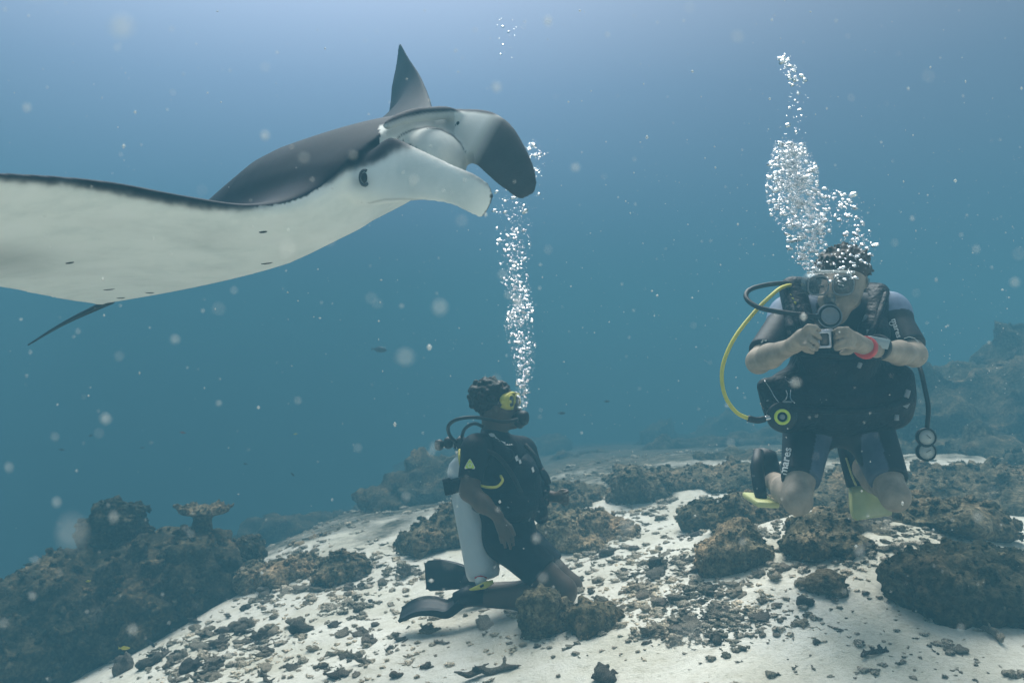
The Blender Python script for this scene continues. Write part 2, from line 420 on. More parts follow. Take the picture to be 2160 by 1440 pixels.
    up_lip = [P(812, 268, 2.26), P(835, 255, 2.30), P(870, 244, 2.38), P(910, 240, 2.46), P(950, 240, 2.54), P(990, 262, 2.56), P(1000, 300, 2.54)]
    mb.tube([Vector(p) for p in spline(up_lip, 24)], [.012 + .010 * math.sin(math.pi * q / 23) for q in range(24)], 12)
    root = empty('manta_ray', P(640, 430, 2.6))
    raw = mb.build('body', None)
    md = raw.modifiers.new('r', 'REMESH'); md.mode = 'VOXEL'; md.voxel_size = .0068; md.adaptivity = 0
    sm = raw.modifiers.new('s', 'SMOOTH'); sm.factor = .5; sm.iterations = 7
    dg = bpy.context.evaluated_depsgraph_get(); me = bpy.data.meshes.new_from_object(raw.evaluated_get(dg), depsgraph=dg)
    bpy.data.objects.remove(raw)
    body = bpy.data.objects.new('body', me); COL.objects.link(body)
    me.polygons.foreach_set('use_smooth', [True] * len(me.polygons))
    # colouring of the skin: dark back, white belly, with the animal's own ragged border
    nv = len(me.vertices); co = np.zeros(nv * 3, np.float32); me.vertices.foreach_get('co', co); co = co.reshape(-1, 3)
    nr = np.zeros(nv * 3, np.float32); me.vertex_normals.foreach_get('vector', nr); nr = nr.reshape(-1, 3)
    d = co[:, 1]; px = 1080 + co[:, 0] / d * F; py = 720 - (co[:, 2] - CAMZ) / d * F
    bx = np.array([-700, -300, 0, 150, 250, 400, 500, 560, 620, 690, 730, 790, 830, 870, 905, 960, 1005, 1035, 1060, 1200])
    by = np.array([466, 390, 379, 391, 409, 436, 444, 433, 411, 386, 362, 344, 318, 309, 325, 350, 372, 391, 405, 405])
    wig = np.array([noise.noise(Vector((a * .035, c * .035, 0))) * 4 + noise.noise(Vector((a * .11, c * .11, 5))) * 2 for a, c in zip(px, py)])
    line = np.interp(px, bx, by) + wig * (px < 870)
    white = 1 / (1 + np.exp(-(py - line - 2) / 3.2))
    updot = nr @ np.array(U0.normalized())
    # the far side: dark where the skin faces up, the far fin dark towards its tip
    far = (d > np.interp(px, [800, 850, 900, 950, 1040], [2.28, 2.24, 2.21, 2.18, 2.18])) & (py < 460) & (px > 802)
    far = far | ((px > 800) & (px < 1040) & (py < np.interp(px, [800, 826, 850, 876, 905, 960, 1005, 1035], [276, 288, 290, 305, 320, 344, 364, 380])))
    far = far & ~((px < 900) & (py > np.interp(px, [800, 826, 850, 876, 905], [300, 291, 293, 308, 323]) + 3) & (d < 2.42))
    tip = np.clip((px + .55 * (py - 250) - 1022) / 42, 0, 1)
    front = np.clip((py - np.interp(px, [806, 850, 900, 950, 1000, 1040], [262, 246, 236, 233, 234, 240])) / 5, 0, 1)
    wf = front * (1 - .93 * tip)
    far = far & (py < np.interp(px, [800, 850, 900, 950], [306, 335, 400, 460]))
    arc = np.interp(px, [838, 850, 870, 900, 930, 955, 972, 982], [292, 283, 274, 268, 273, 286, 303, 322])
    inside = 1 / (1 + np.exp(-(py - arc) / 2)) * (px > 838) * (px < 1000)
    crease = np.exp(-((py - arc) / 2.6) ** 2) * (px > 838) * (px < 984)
    wf = wf * (.80 - .22 * np.clip((px - 900) / 90, 0, 1) * inside) * (1 - .85 * crease)  # mouth hollow and lip crease: shade painted into the skin colour
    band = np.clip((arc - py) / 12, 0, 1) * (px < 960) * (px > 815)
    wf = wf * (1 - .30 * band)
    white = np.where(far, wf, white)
    white = np.where((updot > .35) & ~far & (py < line + 60) & (px < 720), 0, white)
    white = np.where((d > 3.3) & (px > 700), 0, np.where(d > 3.45, np.where(updot > -.1, 0, .8), white))
    rim = ~far & (px > 985) & (px > np.interp(py, [360, 380, 405, 430, 455], [1005, 1030, 1041, 1038, 1022]) - 5)
    white = np.where(rim, .05, white)
    # grey shade patch on the wing's underside
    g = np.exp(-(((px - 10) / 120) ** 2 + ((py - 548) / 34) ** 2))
    # smudged grey around the eye, faint streaks under the wing and the jaw line
    e1 = np.exp(-(((px - 762) / 20) ** 2 + ((py - 384) / 15) ** 2)); e2 = np.exp(-(((px - 440 - (py - 505) * -1.2) / 46) ** 2 + ((py - 505) / 22) ** 2))
    jl = np.interp(px, [735, 770, 810, 850, 900, 930], [441, 431, 421, 420, 423, 430]); e3 = np.exp(-((py - jl) / 2.2) ** 2) * (px > 730) * (px < 905)
    mot = np.array([noise.fractal(Vector(c_) * 5.0, .8, 2.0, 4) for c_ in co]); mot = np.clip(mot, -.5, .5)
    near = d < 3.4
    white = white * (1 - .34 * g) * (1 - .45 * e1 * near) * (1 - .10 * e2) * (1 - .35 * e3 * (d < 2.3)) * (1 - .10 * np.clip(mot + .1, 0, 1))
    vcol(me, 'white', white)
    m, t, b = mat_new('manta_skin')
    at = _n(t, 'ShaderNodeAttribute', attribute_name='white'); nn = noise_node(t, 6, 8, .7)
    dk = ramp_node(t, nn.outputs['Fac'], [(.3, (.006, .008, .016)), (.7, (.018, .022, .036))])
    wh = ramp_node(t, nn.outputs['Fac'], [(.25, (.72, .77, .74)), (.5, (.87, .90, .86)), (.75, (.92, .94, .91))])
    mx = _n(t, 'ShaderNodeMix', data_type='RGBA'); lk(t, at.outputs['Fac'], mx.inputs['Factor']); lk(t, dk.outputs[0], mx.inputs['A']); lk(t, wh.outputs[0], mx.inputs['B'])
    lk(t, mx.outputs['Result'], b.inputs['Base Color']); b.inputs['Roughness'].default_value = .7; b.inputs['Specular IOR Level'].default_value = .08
    n2 = noise_node(t, 160, 3); bump_node(t, n2.outputs['Fac'], .25, .002, b)
    me.materials.clear(); me.materials.append(m); attach(body, root)
    bv = BVHTree.FromObject(body, bpy.context.evaluated_depsgraph_get())
    o0 = Vector((0, 0, CAMZ))
    def hit(px_, py_):
        q = P(px_, py_, 1) - o0; r = bv.ray_cast(o0, q.normalized()); return r[0], r[1]
    dark = plain('manta_dark', (.012, .013, .016), .3, bump=0); pale = plain('manta_grey', (.06, .07, .08), .6)
    for (ex, ey, rr) in ((768, 375, .016), (966, 260, .009)):
        h, nn_ = hit(ex, ey)
        if h is None: continue
        R = frame(nn_, (0, 0, 1)); mbe = MB(); mbe.ell(h - nn_ * .004, (rr, rr * .8, rr * .75), R)
        e = mbe.build('eye', dark, root)
        ml = MB(); ml.tube([h + R @ Vector((math.cos(q) * rr * 1.30, math.sin(q) * rr * 1.05, -.003)) for q in np.linspace(-.6, 3.9, 14)], [rr * .30] * 14, 8)
        ml.build('eyelid', pale, root)
    for (sx_, sy_, lx, ly, rot) in ((555, 489, .012, .006, -.5), (563, 555, .020, .0035, .12), (147, 554, .013, .008, .2), (230, 610, .022, .004, .15), (255, 628, .018, .0035, .15), (316, 617, .018, .003, .15)):
        h, nn_ = hit(sx_, sy_)
        if h is None: continue
        R = frame(nn_, (math.cos(rot), 0, math.sin(rot))); q = MB(); q.ell(h, (lx, ly, .0035), R, 12, 8); q.build('belly_spot', dark, root)
    for i in range(5):                                    # the gill slits lie under the chest
        pass
    tl = [P(*q) for q in ((235, 634, 3.42), (190, 655, 3.50), (150, 674, 3.56), (110, 696, 3.62), (60, 727, 3.70))]
    q = MB(); q.tube([Vector(v) for v in spline(tl, 24)], [.016 - .012 * i / 23 for i in range(24)], 8); q.build('tail', dark, root)
    tag(root, 'huge manta ray with black back and white belly gliding above the divers, mouth fins forward', 'manta ray')
manta()
# ------------------------------------------------------------------ divers
m_skin_dark = plain('skin_brown', (.10, .066, .045), .5, var=.12, scale=18)
m_skin = plain('skin_fair', (.33, .27, .21), .6, var=.28, scale=18)
m_neo = plain('neoprene_black', (.008, .010, .014), .6, var=.35, scale=14, bump=.6, dist=.015, spec=.12)
m_neo_grey = plain('neoprene_bluegrey', (.10, .15, .23), .6, var=.2, scale=25, bump=.3, dist=.005)
m_nylon = plain('nylon_black', (.006, .008, .012), .5, var=.5, scale=16, bump=.9, dist=.02, spec=.12)
m_rubber = plain('rubber_black', (.009, .010, .012), .5, bump=0)
m_chrome = plain('chrome', (.55, .57, .58), .2, metal=1, bump=0)
m_silver = plain('camera_silver', (.55, .56, .60), .35, metal=.6, bump=0)
m_tank = plain('tank_paint', (.62, .66, .68), .38, metal=.15, var=.06, scale=8, bump=.05)
m_yellow = plain('yellow_rubber', (.60, .56, .09), .45, var=.06, bump=0)
m_lime = plain('lime_plastic', (.60, .75, .08), .4, var=.05, bump=0)
m_finy = plain('yellow_fin_plastic', (.55, .56, .24), .4, var=.08, bump=0)
m_red = plain('red_strap', (.60, .05, .04), .5, bump=0)
m_hair = plain('hair_black', (.012, .010, .009), .6, var=.4, scale=60, bump=.4)
m_hair2 = plain('hair_brown', (.045, .028, .018), .6, var=.4, scale=60, bump=.4)
m_white = plain('white_print', (.72, .74, .72), .6, var=.03, bump=0)
m_grey = plain('grey_plastic', (.22, .25, .27), .4, bump=0)
m_lens, t, b = mat_new('mask_glass'); b.inputs['Base Color'].default_value = (.10, .14, .16, 1); b.inputs['Roughness'].default_value = .04; b.inputs['Alpha'].default_value = .38
m_skirt, t, b = mat_new('clear_silicone'); b.inputs['Base Color'].default_value = (.16, .22, .24, 1); b.inputs['Roughness'].default_value = .2; b.inputs['Alpha'].default_value = .45
m_slate, t, b = mat_new('clear_plastic'); b.inputs['Base Color'].default_value = (.42, .50, .52, 1); b.inputs['Roughness'].default_value = .2; b.inputs['Alpha'].default_value = .75
m_face, t, b = mat_new('dial_face'); b.inputs['Base Color'].default_value = (.42, .46, .44, 1); b.inputs['Roughness'].default_value = .3
m_screen, t, b = mat_new('camera_screen'); b.inputs['Base Color'].default_value = (.10, .085, .075, 1); b.inputs['Roughness'].default_value = .15

def bvh(o): return BVHTree.FromObject(o, bpy.context.evaluated_depsgraph_get())
def decal(name, flat_v, flat_f, px, py, scale, rot, targets, mat, parent, lift=.003):
    """flat print laid onto a surface: the flat shape is centred where the sight line through (px, py) meets it"""
    o0 = Vector((0, 0, CAMZ)); V = []; keepd = 3.0
    for (u, v) in flat_v:
        x = (u * math.cos(rot) - v * math.sin(rot)) * scale; y = (u * math.sin(rot) + v * math.cos(rot)) * scale
        dr = (P(px + x, py - y, 1) - o0).normalized(); best = None
        for bv in targets:
            r = bv.ray_cast(o0, dr)
            if r[0] is not None and (best is None or r[3] < best[1]): best = (r[0], r[3])
        if best: keepd = best[1]
        V.append(o0 + dr * (keepd - lift))
    return mesh_obj(name, V, flat_f, mat, parent, smooth=False)
def text_flat(s_):
    cu = bpy.data.curves.new('t', 'FONT'); cu.body = s_; cu.align_x = 'CENTER'; cu.align_y = 'CENTER'; cu.resolution_u = 2; cu.offset = .02
    o = bpy.data.objects.new('t', cu); COL.objects.link(o); me = bpy.data.meshes.new_from_object(o.evaluated_get(bpy.context.evaluated_depsgraph_get()))
    bpy.data.objects.remove(o)
    bm = bmesh.new(); bm.from_mesh(me); bmesh.ops.subdivide_edges(bm, edges=[e for e in bm.edges if e.calc_length() > .25], cuts=1)
    V = [(v.co.x, v.co.y) for v in bm.verts]; Fc = [[v.index for v in f.verts] for f in bm.faces]; bm.free(); bpy.data.meshes.remove(me)
    return V, Fc
def disc_flat(n=20, r0=0, r1=1):
    if r0 == 0: return [(math.cos(6.283 * i / n) * r1, math.sin(6.283 * i / n) * r1) for i in range(n)], [list(range(n))]
    V = [(math.cos(6.283 * i / n) * r, math.sin(6.283 * i / n) * r) for r in (r0, r1) for i in range(n)]
    return V, [(i, (i + 1) % n, n + (i + 1) % n, n + i) for i in range(n)]
def strip_flat(pts, w):
    V = []; n = len(pts)
    for i, p in enumerate(pts):
        a, c = pts[max(0, i - 1)], pts[min(n - 1, i + 1)]; dx, dy = c[0] - a[0], c[1] - a[1]; l = math.hypot(dx, dy) or 1
        V += [(p[0] - dy / l * w, p[1] + dx / l * w), (p[0] + dy / l * w, p[1] - dx / l * w)]
    return V, [(2 * i, 2 * i + 1, 2 * i + 3, 2 * i + 2) for i in range(n - 1)]

def stamp(s, prims, grow=0, only=None):
    for q in prims:
        if only and q[0] not in only: continue
        if q[1] == 'c': s.cone(*q[2], grow=grow, **(q[3] if len(q) > 3 else {}))
        else: s.ell(*q[2], grow=grow, **(q[3] if len(q) > 3 else {}))
def finger(part, pts, r0, r1):
    out = []; n = len(pts) - 1
    for i in range(n):
        a = r0 + (r1 - r0) * i / n; c = r0 + (r1 - r0) * (i + 1) / n
        out.append((part, 'c', (pts[i], pts[i + 1], a, c), dict(k=.003)))
    return out
def tubeo(name, pts, r, mat, parent, n=28, seg=10):
    q = MB(); q.tube([Vector(v) for v in spline(pts, n)], r if not isinstance(r, (list, tuple)) else list(np.interp(np.linspace(0, 1, n), np.linspace(0, 1, len(r)), r)), seg)
    return q.build(name, mat, parent)
def lathe(mb, c, R, prof, n=24):
    """prof: (radius, height) pairs along the local Z"""
    mb.grid([[Vector(c) + R @ Vector((r * math.cos(q), r * math.sin(q), z)) for q in (2 * math.pi * k / n for k in range(n))] for r, z in prof]); return mb

# ---- the diver kneeling in the middle, seen from his right side
def diver_side():
    root = empty('person', P(1080, 1290, 3.72))
    B = []                                                         # part, kind, args
    V3 = lambda *q: P(*q)
    # head and neck
    B += [('head', 'e', (V3(1042, 840, 3.80), (.088, .072, .090)), dict(k=.02)),
          ('head', 'e', (V3(1060, 862, 3.80), (.062, .060, .082)), dict(k=.03)),
          ('head', 'c', (V3(1062, 892, 3.80), V3(1085, 893, 3.79), .034, .026), dict(k=.03)),        # jaw and chin
          ('head', 'c', (V3(1084, 842, 3.79), V3(1095, 866, 3.79), .010, .015), dict(k=.012)),        # nose
          ('head', 'e', (V3(1088, 878, 3.79), (.016, .026, .012)), dict(k=.012)),
          ('head', 'e', (V3(1046, 860, 3.725), (.014, .008, .026)), dict(k=.006)),                    # ear
          ('neck', 'c', (V3(1040, 880, 3.81), V3(1042, 938, 3.83), .054, .062), dict(k=.04))]
    # trunk
    B += [('suit', 'c', (V3(1008, 948, 3.70), V3(1098, 950, 3.94), .074, .070), dict(k=.05)),
          ('suit', 'e', (V3(1052, 985, 3.83), (.135, .15, .14)), dict(k=.05)),
          ('suit', 'e', (V3(1062, 1060, 3.83), (.125, .145, .15)), dict(k=.06)),
          ('suit', 'e', (V3(1074, 1125, 3.83), (.130, .155, .125)), dict(k=.06))]
    # near arm
    B += [('suit', 'c', (V3(1003, 950, 3.66), V3(992, 1012, 3.60), .060, .053), dict(k=.03, cut=True)),
          ('skin', 'c', (V3(1003, 950, 3.66), V3(990, 1036, 3.58), .054, .044), dict(k=.03)),
          ('skin', 'c', (V3(991, 1036, 3.58), V3(1018, 1062, 3.55), .043, .040), dict(k=.02)),
          ('skin', 'c', (V3(1018, 1062, 3.55), V3(1050, 1087, 3.53), .038, .025), dict(k=.02)),
          ('skin', 'c', (V3(1049, 1089, 3.53), V3(1062, 1118, 3.525), .026, .031), dict(k=.012, flat=(Vector((.35, 1, .15)), 1.9)))]
    for tips, r in ((((1054, 1112), (1055, 1130), (1058, 1144)), .0092), (((1060, 1120), (1063, 1138), (1066, 1154)), .0095),
                    (((1068, 1120), (1073, 1140), (1077, 1157)), .0095), (((1075, 1115), (1081, 1134), (1084, 1149)), .0088)):
        B += finger('skin', [V3(*tips[0], 3.522), V3(*tips[1], 3.518), V3(*tips[2], 3.525)], r, r * .74)
    B += finger('skin', [V3(1062, 1096, 3.52), V3(1077, 1110, 3.50), V3(1085, 1127, 3.50)], .011, .0085)
    # far arm, fist forward
    B += [('suit', 'c', (V3(1106, 955, 3.96), V3(1130, 1008, 3.98), .058, .050), dict(k=.03)),
          ('suit', 'c', (V3(1130, 1008, 3.98), V3(1140, 1036, 3.96), .048, .045), dict(k=.03, cut=True)),
          ('skin', 'c', (V3(1128, 1008, 3.98), V3(1138, 1042, 3.95), .044, .040), dict(k=.02)),
          ('skin', 'c', (V3(1138, 1044, 3.95), V3(1172, 1048, 3.86), .038, .026), dict(k=.02)),
          ('skin', 'e', (V3(1184, 1047, 3.84), (.030, .034, .034)), dict(k=.012))]
    for i, dy in enumerate((-12, -4, 4, 12)):
        B += finger('skin', [V3(1184, 1046 + dy, 3.83), V3(1196, 1047 + dy, 3.82), V3(1197, 1050 + dy, 3.79), V3(1188, 1051 + dy, 3.785)], .0095, .0075)
    # thighs, knees, lower legs
    for dz, kx, kd, hx, ad in ((0, 1186, 3.64, 1068, 3.68), (-8, 1200, 3.92, 1088, 4.02)):
        hip, kn, an = V3(hx, 1138 + dz, kd + .10), V3(kx, 1244 + dz, kd), V3(1000, 1262 + dz * 2.2, ad)
        hem = hip.lerp(kn, .66)
        B += [('suit', 'c', (hip, hem, .098, .083), dict(k=.05, cut=True)),
              ('skin', 'c', (hip, kn, .088, .060), dict(k=.03)),
              ('skin', 'e', (kn + Vector((.004, 0, -.01)), (.060, .058, .066)), dict(k=.03)),
              ('skin', 'c', (kn + Vector((-.02, 0, -.028)), kn.lerp(an, .42) + Vector((0, 0, -.02)), .052, .056), dict(k=.03)),
              ('skin', 'c', (kn.lerp(an, .42) + Vector((0, 0, -.02)), an, .056, .036), dict(k=.03))]
    s = SDF(P(950, 1330, 3.62) - Vector((.15, .3, .05)), P(1215, 780, 4.0) + Vector((.12, .35, .12)), .0055)
    stamp(s, B, only=('head', 'neck', 'skin')); s.ell(P(1060, 1060, 3.83), (.10, .12, .25), k=.05); s.cone(P(1012, 948, 3.70), P(1098, 950, 3.94), .06, .06, k=.05)
    body = sdf_obj('body', s, m_skin_dark, root)
    s = SDF(P(950, 1330, 3.62) - Vector((.15, .3, .05)), P(1215, 880, 4.0) + Vector((.12, .35, .12)), .0065)
    stamp(s, B, only=('suit',), grow=.004); s.cone(P(1042, 915, 3.82), P(1044, 945, 3.83), .066, .09, k=.03)
    suit = sdf_obj('wetsuit', s, m_neo, root)
    # hair: a short mass of curls
    rnd = random.Random(4); 
    s = SDF(P(1035, 845, 3.80) - Vector((.16, .15, .15)), P(1035, 845, 3.80) + Vector((.16, .15, .15)), .0048)
    hc = P(1034, 836, 3.80); s.ell(hc, (.094, .084, .084), k=.01)
    for _ in range(230):
        d = Vector((rnd.gauss(0, 1), rnd.gauss(0, 1), rnd.gauss(0, 1))).normalized()
        if d.x > .62 and d.z < .35: continue
        p = hc + Vector((d.x * .094, d.y * .084, d.z * .084)) * rnd.uniform(.98, 1.09); s.ell(p, (rnd.uniform(.009, .015),) * 3, k=.003)
    s.ell(P(1082, 868, 3.80), (.085, .12, .075), k=.006, op='sub')
    s.cone(P(1046, 862, 3.60), P(1046, 862, 3.75), .018, .018, k=.004, op='sub')
    sdf_obj('hair', s, m_hair, root)
    # mask: yellow frame, two panes, strap round the head
    mk = empty('diving_mask', P(1082, 846, 3.79)); attach(mk, root)
    fx = Vector((.90, -.42, .03)).normalized(); R = frame(fx, (0, 0, 1)); R = Matrix((R.col[1], R.col[0], R.col[2])).transposed()   # cols: side, up, forward
    side, upv = Vector(R.col[0]), Vector(R.col[1]); c0 = P(1084, 845, 3.775)
    def oval(c, w, h, off=0, n=28, pw=.72): return [c + side * (math.copysign(abs(math.cos(a)) ** pw, math.cos(a)) * w) + upv * (math.copysign(abs(math.sin(a)) ** pw, math.sin(a)) * h) + fx * off for a in (2 * math.pi * i / n for i in range(n + 1))]
    q = MB(); q.grid([oval(c0, .072, .040, -.045)[:-1], oval(c0, .078, .044, -.02)[:-1], oval(c0, .074, .041, .0)[:-1], oval(c0, .066, .034, .001)[:-1], oval(c0, .066, .034, -.03)[:-1]], caps=False)
    q.build('mask_frame', m_yellow, mk)
    for sg in (-1, 1):
        q = MB(); ring = oval(c0 + side * .035 * sg, .029, .029, .003); q.tube(ring, .004, 6); q.build('lens_rim', m_yellow, mk)
        q = MB(); q.grid([oval(c0 + side * .035 * sg, .028, .028, .002)[:-1], oval(c0 + side * .035 * sg, .028, .028, .005)[:-1]]); q.build('lens', m_lens, mk)
    q = MB(); st = []
    for a in np.linspace(-1.9, 1.9, 30):
        st.append(P(1040, 848, 3.80) + Vector((-math.cos(a) * .098, -math.sin(a) * .088, .004)))
    q.tube(st, [.009] * 30, 8, sx=1.3, sy=.3); q.build('strap', m_rubber, mk)
    tubeo('strap', [P(1056, 848, 3.715), P(1068, 848, 3.715), P(1078, 847, 3.725)], .007, m_yellow, mk, 8)
    # regulator and hose
    rg = empty('regulator', P(1098, 884, 3.78)); attach(rg, root)
    q = MB(); lathe(q, P(1100, 881, 3.775), frame((.93, -.36, -.04)), [(.001, -.03), (.024, -.03), (.034, -.018), (.036, .012), (.030, .028), (.020, .032), (.001, .033)]); q.build('second_stage', m_rubber, rg)
    q = MB(); q.tube([P(1078, 880, 3.785), P(1098, 881, 3.775)], [.016, .022], 12, sy=1.3); q.build('mouthpiece', m_rubber, rg)
    q = MB(); q.tube([P(1090, 893, 3.72), P(1097, 897, 3.78), P(1104, 893, 3.85)], [.012, .016, .012], 10); q.build('exhaust_tee', m_rubber, rg)
    tubeo('hose', [P(968, 935, 3.86), P(950, 920, 3.80), P(946, 898, 3.72), P(965, 884, 3.68), P(1005, 880, 3.68), P(1060, 889, 3.69), P(1092, 884, 3.735)], .0085, m_rubber, rg, 48)
    tubeo('hose', [P(972, 930, 3.88), P(980, 905, 3.80), P(1000, 893, 3.72), P(1020, 900, 3.70)], .008, m_rubber, rg)
    # buoyancy vest
    s = SDF(P(950, 1200, 3.62) - Vector((.1, .2, .05)), P(1180, 890, 4.0) + Vector((.1, .25, .05)), .0065)
    s.ell(P(1050, 990, 3.84), (.150, .165, .12), k=.03); s.ell(P(1083, 1058, 3.80), (.148, .17, .10), k=.05); s.ell(P(1098, 1010, 3.83), (.10, .14, .12), k=.04)
    s.cone(P(1022, 932, 3.72), P(1070, 960, 3.67), .036, .034, k=.02); s.cone(P(1062, 925, 3.86), P(1120, 990, 3.86), .038, .040, k=.02)
    s.cone(P(1120, 990, 3.86), P(1148, 1030, 3.86), .038, .030, k=.03)
    s.cone(P(1010, 1066, 3.72), P(1140, 1080, 3.74), .034, .030, k=.02)
    s.cone(P(1140, 1072, 3.74), P(1142, 1090, 3.78), .030, .034, k=.02)
    # room for the neck and the near arm
    s.cone(P(1042, 880, 3.81), P(1044, 925, 3.82), .062, .070, k=.02, op='sub'); s.cone(P(1003, 950, 3.64), P(992, 1012, 3.58), .063, .06, k=.02, op='sub')
    vest = sdf_obj('buoyancy_vest', s, m_nylon, root)
    tubeo('inflator_hose', [P(1108, 938, 3.78), P(1128, 962, 3.74), P(1142, 992, 3.73)], .011, m_rubber, vest)
    tubeo('inflator', [P(1141, 990, 3.73), P(1150, 1004, 3.73), P(1158, 1020, 3.73)], [.014, .019, .013], m_rubber, vest, 10)
    tubeo('shoulder_strap', [P(1015, 945, 3.63), P(1050, 962, 3.63), P(1080, 1000, 3.63), P(1100, 1040, 3.63)], .010, m_rubber, vest)
    tubeo('yellow_hose', [P(1008, 1022, 3.60), P(1028, 1027, 3.58), P(1048, 1026, 3.58), P(1060, 1014, 3.59), P(1056, 1003, 3.62)], .0062, m_yellow, vest)
    tubeo('yellow_hose', [P(970, 948, 3.77), P(969, 965, 3.73), P(973, 990, 3.72)], .0062, m_yellow, vest, 12)
    tubeo('lanyard', [P(1048, 925, 3.70), P(1062, 934, 3.66), P(1070, 938, 3.655), P(1082, 937, 3.66)], .0025, m_chrome, vest, 16, 6)
    for (x, y, w, h_) in ((1070, 938, .016, .008), (1111, 940, .005, .018), (1092, 969, .014, .02), (1117, 1094, .007, .02), (1072, 1069, .010, .006), (1136, 1078, .010, .008)):
        h0 = bvh(vest).ray_cast(Vector((0, 0, CAMZ)), (P(x, y, 1) - Vector((0, 0, CAMZ))).normalized())[0]
        if h0 is None: continue
        q = MB(); q.box(h0 - Vector((0, .004, 0)), (w, .008, h_), Matrix.Rotation(.3, 3, 'Y'), .3); q.build('buckle', m_grey, vest)
    bv = [bvh(vest), bvh(suit), bvh(body)]
    vv = [(-1, 0), (-.35, .45), (.35, .45), (1, 0), (.35, -.45), (-.35, -.45)]
    decal('print', vv, [list(range(6))], 1038, 917, 8, -.3, bv, m_white, root)
    decal('print', *strip_flat([(-2, 1), (-.5, .2), (1, 0)], .18), 1058, 932, 8, -.2, bv, m_white, root)
    for x, y, w, h_ in ((1090, 966, 4, 8), (1097, 973, 3, 6), (1124, 990, 3, 8)):
        decal('print', [(-w, -h_), (w, -h_ * .7), (w, h_), (-w, h_ * .6)], [(0, 1, 2, 3)], x, y, .8, .3, bv, m_white, root)
    # triangular patch on the sleeve
    tri = [(0, 1.0), (.22, .8), (.95, -.55), (.8, -.8), (-.8, -.8), (-.95, -.55), (-.22, .8)]
    decal('sleeve_patch', tri, [list(range(7))], 991, 979, 12, 0, bv, m_white, root)
    decal('sleeve_patch', [(u * .86, v * .86) for u, v in tri], [list(range(7))], 991, 979, 12, 0, bv, m_lime, root, .0045)
    decal('patch_ring', *disc_flat(16, .38, .52), 991, 981, 9, 0, bv, m_white, root, .006)
    # belt of small gear at the hip
    for (x, y, r) in ((1140, 1047, .020), (1152, 1060, .016), (1139, 1087, .020), (1150, 1040, .014)):
        q = MB(); q.ell(P(x, y, 3.80), (r, r * .8, r * 1.1)); q.build('gear_clip', m_rubber, root)
    # fins
    def fin(pts, up_, w0, w1, th, mat, rail=None):
        """blade: centre line points, half-width along up_ grows w0 to w1"""
        C = spline(pts, 22); rows = []; u = Vector(up_).normalized()
        for i, c in enumerate(C):
            c = Vector(c); tq = Vector(C[min(i + 1, 21)] - C[max(i - 1, 0)]).normalized(); n_ = tq.cross(u).normalized(); f = i / 21; w = w0 + (w1 - w0) * min(1, f * 1.6)
            if f > .93: w *= .88
            t_ = th * (1 - .75 * f) + .0015
            rows.append([c + u * w * a + n_ * t_ * b_ for a, b_ in ((-1, -1.8), (-.93, -2.0), (-.86, -1), (-.3, -.8), (0, -1.2), (.3, -.8), (.86, -1), (.93, -2.0), (1, -1.8), (1, 1.8), (.93, 2.0), (.86, 1), (.3, .8), (0, 1.2), (-.3, .8), (-.86, 1), (-.93, 2.0), (-1, 1.8))])
        q = MB(); q.grid(rows); return q
    f1 = fin([P(975, 1262, 3.68), P(945, 1283, 3.68), P(915, 1277, 3.70), P(880, 1279, 3.72), P(845, 1296, 3.76)], (.0, 1, .16), .050, .075, .010, m_rubber).build('fin', m_rubber, root)
    q = MB(); q.tube([P(1020, 1258, 3.67), P(990, 1256, 3.675), P(962, 1267, 3.68)], [.036, .048, .040], 16, sy=1.15); q.build('foot_pocket', m_rubber, f1)
    f2 = fin([P(1000, 1222, 4.02), P(965, 1214, 4.05), P(930, 1212, 4.08), P(898, 1214, 4.12)], (-.1, .2, 1), .050, .076, .012, m_rubber).build('fin', m_rubber, root)
    q = MB(); q.tube([P(1030, 1242, 4.0), P(1005, 1236, 4.01), P(978, 1224, 4.03)], [.036, .048, .042], 16); q.build('foot_pocket', m_rubber, f2)
    tag(root, 'dark haired diver in black suit and yellow mask kneeling sideways on the sand', 'person')
    # the cylinder strapped on his back
    tk = empty('scuba_tank', P(1020, 1215, 3.80))
    a, b_ = P(1022, 1222, 3.78), P(972, 962, 3.90); ax = (b_ - a); L_ = ax.length; R = frame(ax)
    q = MB(); lathe(q, a, R, [(.001, 0), (.045, 0), (.072, .008), (.081, .03), (.082, .08), (.082, L_ - .10), (.078, L_ - .06), (.062, L_ - .025), (.035, L_ - .004), (.022, L_ + .004), (.020, L_ + .02), (.001, L_ + .021)], 36); q.build('cylinder', m_tank, tk)
    v0 = P(960, 936, 3.90); q = MB(); q.tube([a + ax, v0], [.017, .017], 12); q.tube([v0 + Vector((-.07, -.03, .0)), v0 + Vector((.05, .03, .01))], [.017, .020], 12); q.build('valve', m_chrome, tk)
    q = MB(); lathe(q, v0 + Vector((-.07, -.03, .0)), frame((-1, -.4, 0)), [(.001, -.01), (.024, -.01), (.028, .004), (.024, .022), (.001, .024)], 12); q.build('valve_knob', m_rubber, tk)
    q = MB(); q.tube([v0 + Vector((.02, -.04, .0)), v0 + Vector((.045, -.05, .03))], [.030, .026], 14); q.ell(v0 + Vector((-.03, -.035, .01)), (.026, .026, .03)); q.build('first_stage', m_rubber, tk)
    p1 = a + ax * .77; q = MB(); lathe(q, p1, R, [(.082, -.035), (.089, -.034), (.089, .034), (.082, .035)], 36); q.build('tank_band', m_nylon, tk)
    q = MB(); q.box(p1 + Vector((-.085, -.02, -.01)), (.04, .09, .08), R, .2); q.build('band_buckle', m_nylon, tk)
    q = MB(); q.ell(P(1014, 1226, 3.70), (.026, .026, .028)); q.build('boot_ring', m_white, tk)
